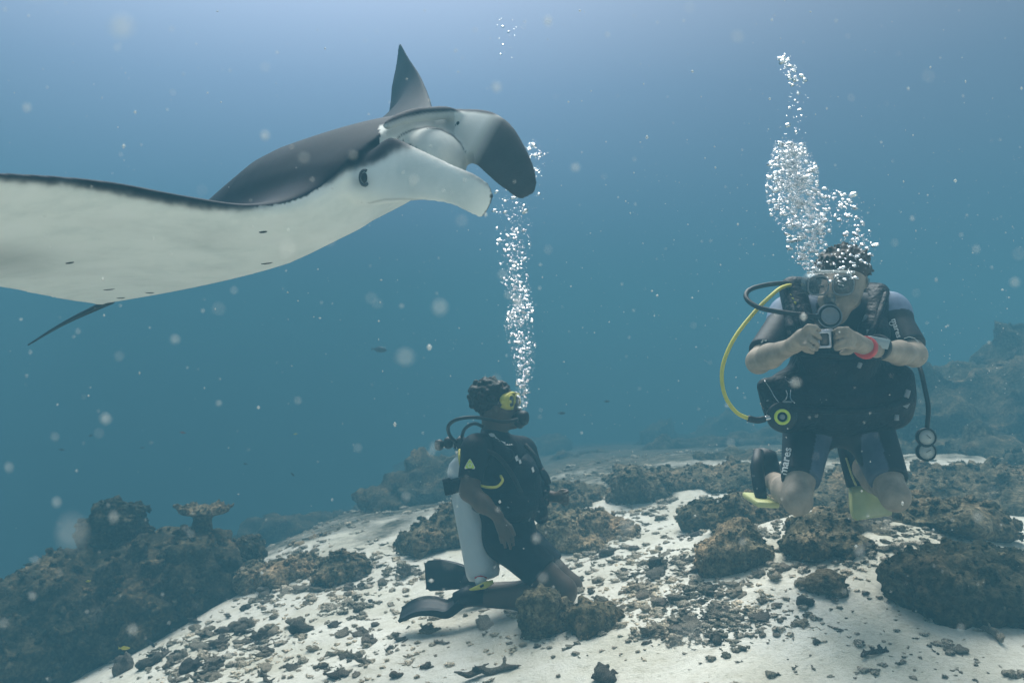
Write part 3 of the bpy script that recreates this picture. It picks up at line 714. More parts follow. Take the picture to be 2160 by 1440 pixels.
    q = MB(); q.tube([P(1002, 1218, 3.71), P(1014, 1214, 3.69), P(1026, 1218, 3.71)], .004, 8); q.build('ring_cord', m_red, tk)
    tag(tk, 'pale silver air cylinder strapped upright on the back of the side-on diver', 'air tank')
    oc = empty('yellow_clip', P(1015, 1238, 3.66))
    q = MB(); q.tube([P(990, 1244, 3.65), P(1006, 1239, 3.65), P(1022, 1234, 3.65), P(1040, 1226, 3.66)], [.006, .013, .020, .012], 10, sx=.8); q.build('clip_body', m_yellow, oc)
    q = MB(); q.tube([P(1013, 1237, 3.632), P(1020, 1233, 3.632)], [.006, .006], 8); q.build('clip_slot', m_rubber, oc)
    tag(oc, 'small bright yellow clip hanging below the silver air tank', 'clip')
diver_side()

# ---- the diver on the right, facing the camera and holding a small camera
def diver_front():
    root = empty('person', P(1765, 1090, 3.0)); V3 = P; B = []
    hc = P(1776, 588, 2.98)
    B += [('head', 'e', (hc, (.080, .094, .108)), dict(k=.02)),
          ('head', 'e', (P(1768, 622, 2.925), (.066, .060, .078)), dict(k=.03)),
          ('head', 'c', (P(1764, 658, 2.91), P(1763, 664, 2.93), .034, .040), dict(k=.03)),            # chin
          ('head', 'c', (P(1752, 600, 2.865), P(1748, 622, 2.845), .011, .017), dict(k=.012)),          # nose
          ('head', 'e', (P(1752, 640, 2.865), (.028, .016, .014)), dict(k=.012)),                       # lips
          ('head', 'e', (P(1795, 632, 2.90), (.026, .03, .03)), dict(k=.02)), ('head', 'e', (P(1738, 634, 2.89), (.022, .026, .028)), dict(k=.02)),
          ('head', 'e', (P(1824, 592, 2.97), (.010, .018, .030)), dict(k=.006)),                        # ear
          ('neck', 'c', (P(1778, 630, 3.02), P(1772, 690, 3.08), .060, .075), dict(k=.04))]
    shL, shR = P(1668, 668, 3.08), P(1872, 662, 3.08)
    B += [('suit', 'c', (shL, shR, .080, .082), dict(k=.06)),
          ('suit', 'e', (P(1770, 720, 3.10), (.19, .12, .15)), dict(k=.06)), ('suit', 'e', (P(1768, 800, 3.10), (.17, .125, .16)), dict(k=.06)),
          ('suit', 'e', (P(1768, 885, 3.10), (.165, .13, .10)), dict(k=.06))]
    elL, elR = P(1600, 762, 2.90), P(1928, 748, 2.92); wrL, wrR = P(1674, 728, 2.66), P(1836, 736, 2.70)
    for sh, elb, wr in ((shL, elL, wrL), (shR, elR, wrR)):
        hem = sh.lerp(elb, .84)
        B += [('suit', 'c', (sh, hem, .066, .056), dict(k=.03, cut=True)), ('skin', 'c', (sh, elb, .056, .042), dict(k=.02)),
              ('skin', 'c', (elb, elb.lerp(wr, .35), .040, .042), dict(k=.025)), ('skin', 'c', (elb.lerp(wr, .35), wr, .042, .025), dict(k=.02))]
    # hands round the camera: palm, four bent fingers, thumb
    B += [('skin', 'c', (wrL, P(1698, 712, 2.58), .030, .036), dict(k=.012, flat=(Vector((.2, .3, 1)), 1.15))),
          ('skin', 'c', (wrR, P(1796, 718, 2.60), .030, .036), dict(k=.012, flat=(Vector((.2, .3, 1)), 1.15)))]
    for y0, (x1, y1), (x2, y2), (x3, y3), r in (
            (696, (1705, 688), (1720, 690), (1729, 697), .0100), (703, (1712, 699), (1724, 706), (1730, 714), .0102),
            (714, (1708, 714), (1720, 722), (1727, 730), .0100), (723, (1702, 726), (1713, 734), (1722, 738), .0092)):
        B += finger('skin', [P(1693, y0 + 4, 2.56), P(x1, y1, 2.53), P(x2, y2, 2.53), P(x3, y3, 2.56)], r, r * .78)
    B += finger('skin', [P(1688, 728, 2.60), P(1702, 738, 2.60), P(1714, 742, 2.61)], .012, .009)
    for y0, (x1, y1), (x2, y2), (x3, y3), r in (
            (703, (1786, 694), (1768, 695), (1756, 702), .0102), (712, (1784, 704), (1768, 708), (1758, 716), .0102),
            (720, (1786, 716), (1770, 722), (1760, 728), .0100), (730, (1788, 728), (1774, 733), (1764, 737), .0092)):
        B += finger('skin', [P(1800, y0 + 2, 2.56), P(x1, y1, 2.53), P(x2, y2, 2.54), P(x3, y3, 2.57)], r, r * .78)
    B += finger('skin', [P(1806, 733, 2.60), P(1790, 742, 2.60), P(1776, 744, 2.61)], .012, .009)
    # legs
    hL, hR, kL, kR = P(1706, 895, 3.12), P(1826, 890, 3.12), P(1682, 1054, 2.86), P(1888, 1046, 2.86)
    aL, aR = P(1628, 1010, 3.24), P(1800, 975, 3.28)
    for hp, kn, an, e in ((hL, kL, aL, .76), (hR, kR, aR, .80)):
        hem = hp.lerp(kn, e)
        B += [('leg', 'c', (hp, hem, .092, .064), dict(k=.05, cut=True)), ('skin', 'c', (hp, kn, .084, .045), dict(k=.03)),
              ('skin', 'e', (kn + Vector((0, -.004, -.004)), (.042, .041, .048)), dict(k=.03)),
              ('skin', 'c', (kn, kn.lerp(an, .45), .040, .050), dict(k=.03)), ('skin', 'c', (kn.lerp(an, .45), an, .050, .034), dict(k=.02))]
    lo, hi = P(1560, 1110, 3.0) - Vector((.06, .52, .04)), P(1965, 520, 3.0) + Vector((.06, .4, .1))
    s = SDF(lo, hi, .0058); stamp(s, B, only=('head', 'neck', 'skin')); s.ell(P(1768, 800, 3.12), (.14, .10, .25), k=.05); s.cone(shL, shR, .06, .06, k=.05)
    s.ell(P(1732, 602, 2.865), (.018, .012, .011), k=.008, op='sub'); s.ell(P(1775, 601, 2.872), (.018, .012, .011), k=.008, op='sub')
    body = sdf_obj('body', s, m_skin, root)
    for x, d_ in ((1732, 2.872), (1775, 2.880)):
        q = MB(); q.ell(P(x, 604, d_), (.011, .010, .006)); q.build('eye', m_hair2, root)
        tubeo('eyebrow', [P(x - 11, 588, d_ - .012), P(x, 585, d_ - .018), P(x + 11, 588, d_ - .010)], .0045, m_hair2, root, 8)
    s = SDF(lo, hi, .0066); stamp(s, B, only=('suit', 'leg'), grow=.005); s.cone(P(1776, 655, 3.04), P(1774, 690, 3.08), .07, .09, k=.03)
    suit = sdf_obj('wetsuit', s, m_neo, root)
    # blue-grey panels: the shoulders and the inside of the thighs belong to the suit's second cloth
    me = suit.data; nv = len(me.vertices); co = np.zeros(nv * 3, np.float32); me.vertices.foreach_get('co', co); co = co.reshape(-1, 3)
    def near_seg(a, b_, p):
        a = np.array(a); b_ = np.array(b_); t_ = np.clip(((p - a) @ (b_ - a)) / ((b_ - a) @ (b_ - a)), 0, 1); return np.linalg.norm(p - (a + t_[:, None] * (b_ - a)), axis=1), t_
    g = np.zeros(nv)
    for sh, elb in ((shL, elL), (shR, elR)):
        dd, tt = near_seg(sh + (sh - elb) * .3, elb, co); g = np.maximum(g, ((tt > .05) & (tt < .42) & (dd < .11)))
    for hp, kn, sx_ in ((hL, kL, 1), (hR, kR, -1)):
        dd, tt = near_seg(hp, kn, co); rel = (co[:, 0] - np.array(hp)[0] - tt * (kn.x - hp.x)) * sx_
        g = np.maximum(g, .42 * ((rel > .018) & (rel < .075) & (tt > .1) & (tt < .97) & (co[:, 2] < hp.z - .02) & (dd < .12) & (co[:, 1] < hp.y - tt * .2 + .04)))
    Gm = g; vcol(me, 'panel', Gm)
    ms, t, b = mat_new('neoprene_panelled'); at = _n(t, 'ShaderNodeAttribute', attribute_name='panel'); nn = noise_node(t, 25)
    a1 = ramp_node(t, nn.outputs['Fac'], [(.3, (.006, .008, .011)), (.7, (.014, .017, .023))]); a2 = ramp_node(t, nn.outputs['Fac'], [(.3, (.13, .18, .27)), (.7, (.19, .25, .36))])
    mxn = _n(t, 'ShaderNodeMix', data_type='RGBA'); lk(t, at.outputs['Fac'], mxn.inputs['Factor']); lk(t, a1.outputs[0], mxn.inputs['A']); lk(t, a2.outputs[0], mxn.inputs['B'])
    lk(t, mxn.outputs['Result'], b.inputs['Base Color']); b.inputs['Roughness'].default_value = .6; b.inputs['Specular IOR Level'].default_value = .3; bump_node(t, nn.outputs['Fac'], .3, .006, b)
    me.materials.clear(); me.materials.append(ms)
    # hair, lifted by the water
    rnd = random.Random(9); q0 = P(1778, 566, 2.99); s = SDF(q0 - Vector((.16, .17, .14)), q0 + Vector((.16, .17, .16)), .0048)
    s.ell(q0, (.094, .104, .082), k=.01)
    for _ in range(260):
        d = Vector((rnd.gauss(0, 1), rnd.gauss(0, 1), rnd.gauss(0, 1) + .3)).normalized()
        if d.y < -.45 and d.z < .25: continue
        a = q0 + Vector((d.x * .090, d.y * .100, d.z * .080)); e = a + (d + Vector((rnd.uniform(-.6, .6), rnd.uniform(-.6, .6), rnd.uniform(-.2, .6)))) * rnd.uniform(.004, .014)
        s.cone(a, e, .011, .005, k=.006)
    s.ell(P(1768, 608, 2.86), (.078, .09, .072), k=.008, op='sub'); s.ell(P(1824, 595, 2.95), (.03, .03, .035), k=.004, op='sub')
    sdf_obj('hair', s, m_hair2, root)
    # mask
    mk = empty('diving_mask', P(1752, 602, 2.84)); attach(mk, root)
    fx = Vector((-.16, -.96, -.20)).normalized(); side = fx.cross(Vector((0, 0, 1))).normalized() * -1; upv = fx.cross(side).normalized()
    if upv.z < 0: upv = -upv
    c0 = P(1752, 602, 2.835)
    def oval(c, w, h, off=0, n=28, pw=.72): return [c + side * (math.copysign(abs(math.cos(a)) ** pw, math.cos(a)) * w) + upv * (math.copysign(abs(math.sin(a)) ** pw, math.sin(a)) * h) + fx * off for a in (2 * math.pi * i / n for i in range(n + 1))]
    q = MB(); q.grid([oval(c0, .092, .052, -.055)[:-1], oval(c0, .090, .050, -.02)[:-1], oval(c0, .084, .044, .0)[:-1]], caps=False); q.build('mask_skirt', m_skirt, mk)
    q = MB(); q.grid([oval(c0 - upv * .052, .020, .026, -.03)[:-1], oval(c0 - upv * .050, .017, .022, .012)[:-1]], caps=True); q.build('nose_pocket', m_skirt, mk)
    for sg in (-1, 1):
        cc = c0 + side * .042 * sg
        q = MB(); q.tube(oval(cc, .035, .034, .002), .0032, 6); q.build('lens_rim', m_grey, mk)
        q = MB(); q.grid([oval(cc, .034, .033, .001)[:-1], oval(cc, .034, .033, .004)[:-1]]); q.build('lens', m_lens, mk)
    q = MB(); q.tube([c0 + side * -.080 + upv * .046 - fx * .005, c0 + upv * .050 + fx * .004, c0 + side * .080 + upv * .046 - fx * .005], [.004] * 3, 8); q.build('mask_brow', m_white, mk)
    q = MB(); st = [P(1777, 596, 2.985) + Vector((math.sin(a) * .088, math.cos(a) * .104, .0)) for a in np.linspace(-2.2, 2.2, 30)]; q.tube(st, [.010] * 30, 8, sx=1.3, sy=.3); q.build('strap', m_skirt, mk)
    # regulator
    rg = empty('regulator', P(1748, 668, 2.80)); attach(rg, root)
    Rr = frame((-.12, -.98, .12)); c1 = P(1748, 668, 2.815)
    q = MB(); lathe(q, c1, Rr, [(.001, -.03), (.030, -.03), (.043, -.015), (.045, .004), (.041, .014), (.036, .016), (.001, .014)], 32); q.build('second_stage', m_rubber, rg)
    q = MB(); lathe(q, c1, Rr, [(.029, .0145), (.031, .020), (.027, .023), (.025, .018)], 32); q.build('cover_ring', m_grey, rg)
    q = MB(); lathe(q, c1, Rr, [(.041, .012), (.043, .015), (.041, .018), (.039, .015)], 32); q.build('cover_ring', m_grey, rg)
    q = MB(); lathe(q, c1, Rr, [(.001, .016), (.014, .018), (.016, .014)], 24); q.build('purge_button', m_rubber, rg)
    q = MB(); q.tube([P(1752, 644, 2.86), P(1750, 660, 2.82)], [.020, .028], 14, sx=.8); q.build('mouthpiece', m_rubber, rg)
    q = MB(); q.tube([P(1722, 694, 2.84), P(1748, 690, 2.83), P(1774, 696, 2.85)], [.014, .022, .014], 12); q.build('exhaust_tee', m_rubber, rg)
    tubeo('hose', [P(1700, 600, 3.12), P(1660, 597, 3.02), P(1615, 601, 2.95), P(1580, 612, 2.90), P(1575, 630, 2.86), P(1600, 648, 2.82), P(1645, 658, 2.80), P(1690, 664, 2.79), P(1728, 668, 2.80)], .0088, m_rubber, rg, 60)
    # buoyancy vest
    s = SDF(P(1585, 950, 3.0) - Vector((.04, .28, .03)), P(1945, 570, 3.0) + Vector((.04, .3, .05)), .0066)
    s.ell(P(1764, 838, 3.04), (.215, .17, .155), k=.03); s.ell(P(1668, 842, 3.0), (.098, .12, .115), k=.05); s.ell(P(1858, 838, 3.0), (.108, .12, .115), k=.05)
    s.ell(P(1765, 760, 3.02), (.165, .135, .12), k=.06)
    s.cone(P(1672, 610, 3.06), P(1690, 700, 2.94), .050, .054, k=.02); s.cone(P(1852, 622, 3.06), P(1838, 705, 2.94), .042, .052, k=.02)
    s.cone(P(1672, 606, 3.12), P(1852, 620, 3.12), .044, .044, k=.03)
    s.cone(P(1690, 700, 2.94), P(1725, 765, 2.92), .056, .06, k=.03); s.cone(P(1842, 705, 2.94), P(1805, 765, 2.92), .056, .06, k=.03)
    s.cone(P(1614, 815, 2.98), P(1652, 880, 2.98), .030, .05, k=.05); s.cone(P(1900, 795, 2.98), P(1890, 870, 2.98), .045, .05, k=.05)
    s.cone(P(1776, 600, 3.0), P(1770, 700, 2.98), .075, .06, k=.02, op='sub')
    vest = sdf_obj('buoyancy_vest', s, m_nylon, root)
    O = Vector((0, 0, CAMZ)); bvv = bvh(vest)
    def on(px, py, lift=.004):
        r = bvv.ray_cast(O, (P(px, py, 1) - O).normalized()); return (r[0] if r[0] is not None else P(px, py, 2.9)) - Vector((0, lift, 0))
    tubeo('shoulder_strap', [on(1655, 610), on(1668, 640), on(1680, 680), on(1700, 730)], .012, m_nylon, vest)
    tubeo('shoulder_strap', [on(1868, 620), on(1855, 660), on(1838, 700), on(1815, 740)], .012, m_nylon, vest)
    tubeo('chest_strap', [on(1690, 745), on(1740, 752), on(1790, 752), on(1835, 742)], .010, m_nylon, vest)
    tubeo('waist_strap', [on(1618, 850), on(1680, 862), on(1765, 866), on(1850, 862), on(1912, 845)], .014, m_nylon, vest)
    for pts in (((1657, 796), (1659, 802), (1666, 806), (1673, 802), (1675, 796)), ((1657, 822), (1660, 832), (1656, 842), (1648, 848)), ((1668, 822), (1666, 832), (1668, 842), (1676, 850)), ((1612, 802), (1624, 820), (1634, 838), (1644, 850)), ((1603, 850), (1610, 860), (1622, 870))):
        tubeo('metal_ring', [on(x, y) for x, y in pts], .0022, m_chrome, vest, 14, 6)
    for (x, y, w, h_, ro) in ((1660, 847, .034, .007, 0), (1622, 850, .008, .028, -.6), (1912, 830, .018, .03, .3), (1908, 852, .026, .02, .5), (1890, 880, .016, .022, 0), (1823, 672, .010, .03, .4), (1830, 700, .012, .018, 0), (1812, 770, .014, .02, .4)):
        q = MB(); q.box(on(x, y, .005), (w, .008, h_), Matrix.Rotation(ro, 3, 'Y'), .3); q.build('buckle', m_grey, vest)
    for i in range(3):
        q = MB(); q.ell(on(1666 + i * 5, 623 + i * 8), (.006, .004, .006)); q.build('strap_dot', m_yellow, vest)
    # the spare regulator clipped at his side, on its yellow hose
    oc = empty('spare_regulator', P(1643, 877, 2.82))
    Ro = frame((-.15, -.98, .05)); c2 = on(1643, 877, .03)
    q = MB(); lathe(q, c2, Ro, [(.001, -.03), (.05, -.03), (.054, .0), (.048, .012), (.001, .012)], 28); q.build('housing', m_rubber, oc)
    q = MB(); lathe(q, c2, Ro, [(.018, .012), (.019, .018), (.028, .018), (.029, .012)], 28); q.build('lime_ring', m_lime, oc)
    q = MB(); lathe(q, c2, Ro, [(.001, .016), (.007, .018), (.010, .013)], 20); q.build('purge_button', m_grey, oc)
    q = MB(); lathe(q, c2, Ro, [(.0165, .0125), (.0175, .0135), (.0125, .0135), (.0115, .0125)], 20); q.build('inner_ring', m_nylon, oc)
    tubeo('yellow_hose', [P(1690, 600, 3.1), P(1655, 604, 2.98), P(1628, 622, 2.92), P(1590, 660, 2.88), P(1548, 715, 2.84), P(1524, 775, 2.82), P(1528, 830, 2.81), P(1552, 868, 2.80), P(1582, 884, 2.80)], .0072, m_yellow, oc, 60)
    tubeo('hose_sleeve', [P(1577, 882, 2.80), P(1597, 886, 2.80), P(1614, 883, 2.80)], .0115, m_rubber, oc, 10)
    tubeo('hose_fitting', [P(1612, 883, 2.80), P(1624, 880, 2.80)], .009, m_chrome, oc, 4)
    tag(oc, 'black spare regulator with lime ring on a long looping yellow hose', 'regulator')
    # gauges hanging on their hose
    gg = empty('gauge_console', P(1953, 940, 2.95))
    tubeo('gauge_hose', [P(1925, 745, 3.12), P(1940, 775, 3.02), P(1950, 815, 2.97), P(1958, 860, 2.95), P(1955, 908, 2.95)], .0085, m_rubber, gg, 36)
    q = MB(); Rg = frame((-.1, -1, .1)); q.tube([P(1953, 908, 2.96), P(1953, 935, 2.96), P(1953, 962, 2.96)], [.020, .030, .022], 14, sx=.6); q.build('console_boot', m_rubber, gg)
    for y in (922, 952):
        c3 = P(1953, y, 2.94); q = MB(); lathe(q, c3, Rg, [(.001, -.012), (.034, -.012), (.036, .006), (.033, .012), (.029, .012), (.028, .008), (.001, .008)], 26); q.build('gauge_case', m_rubber, gg)
        q = MB(); lathe(q, c3, Rg, [(.001, .0085), (.028, .0085), (.028, .0095), (.001, .0095)], 26); q.build('dial', m_face, gg)
        q = MB(); q.box(c3 + Vector((.004, -.0125, .004)), (.020, .001, .002), Matrix.Rotation(.7 if y < 930 else -.5, 3, 'Y')); q.build('needle', m_rubber, gg)
    tag(gg, 'two round dive gauges hanging on a black hose beside the facing diver', 'gauge')
    # wrist things
    a_, b_ = P(1826, 731, 2.69), P(1818, 728, 2.66); Rw = frame(wrR - P(1796, 718, 2.60), (0, 0, 1)); cw = P(1826, 733, 2.675)
    q = MB(); lathe(q, cw, Rw, [(.034, -.012), (.038, -.011), (.038, .011), (.034, .012)], 24); w = q.build('wristband', m_red, root)
    q = MB(); q.box(P(1852, 722, 2.70), (.072, .014, .034), Matrix.Rotation(.18, 3, 'Y') @ Matrix.Rotation(.25, 3, 'X'), .15); w2 = q.build('wrist_slate', m_slate, root)
    q = MB(); lathe(q, P(1852, 732, 2.74), frame(elR - wrR), [(.041, -.014), (.0435, -.013), (.0435, .013), (.041, .014)], 20); q.build('slate_strap', m_rubber, w2)
    # the small camera in his hands
    cmr = empty('small_camera', P(1740, 715, 2.55)); Rc = Matrix.Rotation(-.12, 3, 'Z') @ Matrix.Rotation(-.03, 3, 'Y')
    q = MB(); q.box(P(1740, 715, 2.575), (.046, .032, .060), Rc, .25); q.build('camera_case', m_nylon, cmr)
    q = MB(); cc = P(1738.5, 716, 2.555)
    def rr_(w, h, off): return [cc + Rc @ Vector(v) for v in ((-w + .004, off, -h), (w - .004, off, -h), (w, off, -h + .004), (w, off, h - .004), (w - .004, off, h), (-w + .004, off, h), (-w, off, h - .004), (-w, off, -h + .004))]
    q.grid([rr_(.0215, .027, .004), rr_(.0215, .027, -.004), rr_(.0150, .0205, -.005), rr_(.0145, .020, .001)], caps=False); q.build('camera_bezel', m_silver, cmr)
    q = MB(); q.grid([rr_(.0148, .0202, .002), rr_(.0148, .0202, -.001)]); q.build('screen', m_screen, cmr)
    q = MB(); q.box(P(1741, 697, 2.565), (.040, .024, .008), Rc, .3); q.build('camera_top', m_silver, cmr)
    tag(cmr, 'small silver edged camera held in both hands of the facing diver', 'camera')
    # print on the suit
    bv = [bvh(suit), bvh(vest), bvh(body)]
    tv, tf = text_flat('mares')
    decal('print', tv, tf, 1891, 692, 17, -1.28, bv, m_white, root)
    decal('print', *strip_flat([(math.cos(a) * 5, math.sin(a) * 4) for a in np.linspace(.3, 5.4, 12)], .9), 1881, 682, 1, 0, bv, m_white, root)
    decal('print', tv, tf, 1657, 972, 24, 1.38, bv, m_white, root)
    decal('print', [(-1, -.3), (1, -.1), (1, .25), (-.6, .2), (-.6, -.8), (-1, -.9)], [list(range(6))], 1611, 718, 6, 0, bv, m_white, root)
    decal('cuff_piping', *strip_flat([(-18, 2), (-8, 6), (4, 3), (12, -5)], .8), 1925, 716, 1, 0, bv, m_white, root)
    # feet: black boots, yellow fins
    q = MB(); q.tube([P(1630, 1016, 3.22), P(1622, 985, 3.27), P(1614, 962, 3.27), P(1606, 955, 3.25)], [.044, .052, .054, .030], 16, sy=.8); q.build('boot', m_rubber, root)
    f1 = MB(); f1.tube([P(1600, 950, 3.22), P(1596, 985, 3.18), P(1602, 1030, 3.14), P(1606, 1050, 3.12)], [.020, .026, .026, .022], 12); f1 = f1.build('fin', m_rubber, root)
    q = MB(); q.box(P(1604, 1054, 3.14), (.085, .20, .022), Matrix.Rotation(.05, 3, 'Y'), .3); q.build('fin_blade', m_finy, f1)
    # his other foot: dark pocket and yellow blade pointing down between the knees
    A, Bq = P(1790, 950, 3.26), P(1808, 1026, 3.20)
    q = MB(); q.tube([P(1778, 930, 3.28), A, P(1802, 995, 3.22), Bq], [.040, .058, .060, .055], 16, sx=.55); f2 = q.build('fin', m_rubber, root)
    rows = []
    for f, (cx, cy, d_, hw, ang) in zip(np.linspace(0, 1, 6), ((1815, 1020, 3.20, 24, .25), (1822, 1038, 3.18, 32, .22), (1828, 1055, 3.16, 38, .2), (1834, 1072, 3.14, 42, .16), (1840, 1086, 3.13, 44, .12), (1843, 1092, 3.13, 40, .1))):
        c = P(cx, cy, d_); u = Vector((math.cos(ang), .15, math.sin(ang))).normalized() * hw / F * d_; n_ = Vector((0, -1, .3)).normalized() * (.010 - .006 * f)
        rows.append([c + u * a + n_ * b_ for a, b_ in ((-1, -1.6), (-.92, -1.6), (-.86, -.6), (0, -.9), (.86, -.6), (.92, -1.6), (1, -1.6), (1, 1.6), (.92, 1.6), (.86, .6), (0, .9), (-.86, .6), (-.92, 1.6), (-1, 1.6))])
    q = MB(); q.grid(rows); q.build('fin_blade', m_finy, f2)
    tubeo('fin_edge', [P(1785, 965, 3.16), P(1796, 1000, 3.14), P(1806, 1024, 3.13)], .004, m_finy, f2, 10)
    tubeo('fin_edge', [P(1808, 968, 3.16), P(1820, 998, 3.14), P(1842, 1026, 3.13)], .006, m_finy, f2, 10)
    tag(root, 'brown haired diver in black and blue-grey suit facing us with both hands raised', 'person')
    tk = empty('scuba_tank', P(1775, 900, 3.34)); a = P(1775, 905, 3.32); R = frame((0, .05, 1))
    q = MB(); lathe(q, a, R, [(.001, 0), (.06, 0), (.08, .02), (.082, .06), (.082, .44), (.075, .50), (.04, .535), (.02, .55), (.001, .56)], 30); q.build('cylinder', m_tank, tk)
    q = MB(); q.ell(a + Vector((0, .02, .575)), (.045, .02, .02)); q.build('valve', m_chrome, tk)
    tag(tk, 'air cylinder on the back of the facing diver, hidden behind his body', 'air tank')
diver_front()
# ------------------------------------------------------------------ reef rock, rubble, corals
def rock_mat(name, c1, c2, c3, sc=9, loose=False):
    m, t, b = mat_new(name)
    n1 = noise_node(t, sc, 8, .7); n2 = noise_node(t, sc * 6, 5, .7)
    r = ramp_node(t, n1.outputs['Fac'], [(.30, c1), (.48, c2), (.68, c3)])
    r2 = ramp_node(t, n2.outputs['Fac'], [(.38, (.30, .30, .30)), (.50, (.9, .9, .9)), (.62, (1.7, 1.6, 1.5))])
    mx = _n(t, 'ShaderNodeMix', data_type='RGBA', blend_type='MULTIPLY'); mx.inputs['Factor'].default_value = .85
    lk(t, r.outputs[0], mx.inputs['A']); lk(t, r2.outputs[0], mx.inputs['B']); src = mx.outputs['Result']
    n3 = _n(t, 'ShaderNodeTexNoise'); n3.inputs['Scale'].default_value = 3.0 if loose else 2.2; n3.inputs['Detail'].default_value = 5
    ge = _n(t, 'ShaderNodeNewGeometry'); lk(t, ge.outputs['Position'], n3.inputs['Vector'])
    r3 = ramp_node(t, n3.outputs['Fac'], [(.36, (.55, .57, .55)), (.50, (1, 1, 1)), (.64, (1.7, 1.62, 1.5))] if loose else [(.36, (.62, .66, .60)), (.50, (1, 1, .95)), (.66, (1.5, 1.3, 1.15))])
    m3 = _n(t, 'ShaderNodeMix', data_type='RGBA', blend_type='MULTIPLY'); m3.inputs['Factor'].default_value = 1; lk(t, src, m3.inputs['A']); lk(t, r3.outputs[0], m3.inputs['B']); src = m3.outputs['Result']
    if loose:
        oi = _n(t, 'ShaderNodeObjectInfo'); r5 = ramp_node(t, oi.outputs['Random'], [(0, (.60, .60, .60)), (1, (1.5, 1.45, 1.4))])
        m5 = _n(t, 'ShaderNodeMix', data_type='RGBA', blend_type='MULTIPLY'); m5.inputs['Factor'].default_value = 1; lk(t, src, m5.inputs['A']); lk(t, r5.outputs[0], m5.inputs['B']); src = m5.outputs['Result']
    lk(t, src, b.inputs['Base Color']); b.inputs['Roughness'].default_value = .95; b.inputs['Specular IOR Level'].default_value = .08
    bump_node(t, n2.outputs['Fac'], 1.0, .02, b); return m
m_rock = rock_mat('reef_rock', (.030, .032, .022), (.135, .115, .075), (.30, .25, .18), 8)
m_rock2 = rock_mat('reef_rock_pale', (.06, .055, .035), (.22, .185, .125), (.46, .38, .27), 10)
m_rock3 = rock_mat('reef_rock_dark', (.014, .017, .012), (.065, .060, .040), (.17, .145, .095), 7)
m_rub = rock_mat('dead_coral', (.17, .17, .14), (.36, .34, .285), (.58, .53, .46), 22, True)
m_rub2 = rock_mat('dead_coral_dark', (.12, .12, .11), (.24, .225, .20), (.42, .38, .33), 22, True)

def rough(V, amp, sc, seed, ridged=True):
    """push points about by several octaves of noise, knobbly like encrusted reef"""
    out = []
    for v in V:
        p = Vector(v) * sc + Vector((seed * 7.3, seed * 1.9, seed * 3.1))
        a = noise.noise_vector(p) * 1.0 + noise.noise_vector(p * 2.3) * .55
        k = (.5 - abs(noise.noise(p * 3.1))) * 1.0 + (.5 - abs(noise.noise(p * 7.0))) * .55 if ridged else 0
        n_ = noise.noise_vector(p * 9.0) * .22
        out.append(Vector(v) + (a + n_) * amp + Vector(v).normalized() * k * amp * .9)
    return out

def crust(V, Q, amp, sc, seed):
    """coral-like knobs of two sizes, pushed out along the surface normals"""
    V = np.array([tuple(v) for v in V]); Q = np.asarray(Q); a, b_, c, d = (V[Q[:, i]] for i in range(4)); fn = np.cross(c - a, d - b_); N = np.zeros_like(V)
    for i in range(4):
        for k in range(3): N[:, k] += np.bincount(Q[:, i], fn[:, k], len(V))
    N /= np.linalg.norm(N, axis=1)[:, None] + 1e-9; D = np.zeros(len(V))
    for i, v in enumerate(V):
        p = Vector(v) * sc + Vector((seed * 3.7, seed, 0)); m_ = .6 + .8 * noise.noise(p * .35)
        D[i] = m_ * ((.45 - noise.voronoi(p)[0][0]) + .45 * (.45 - noise.voronoi(p * 2.4)[0][0]))
    return V + N * (D * amp)[:, None]

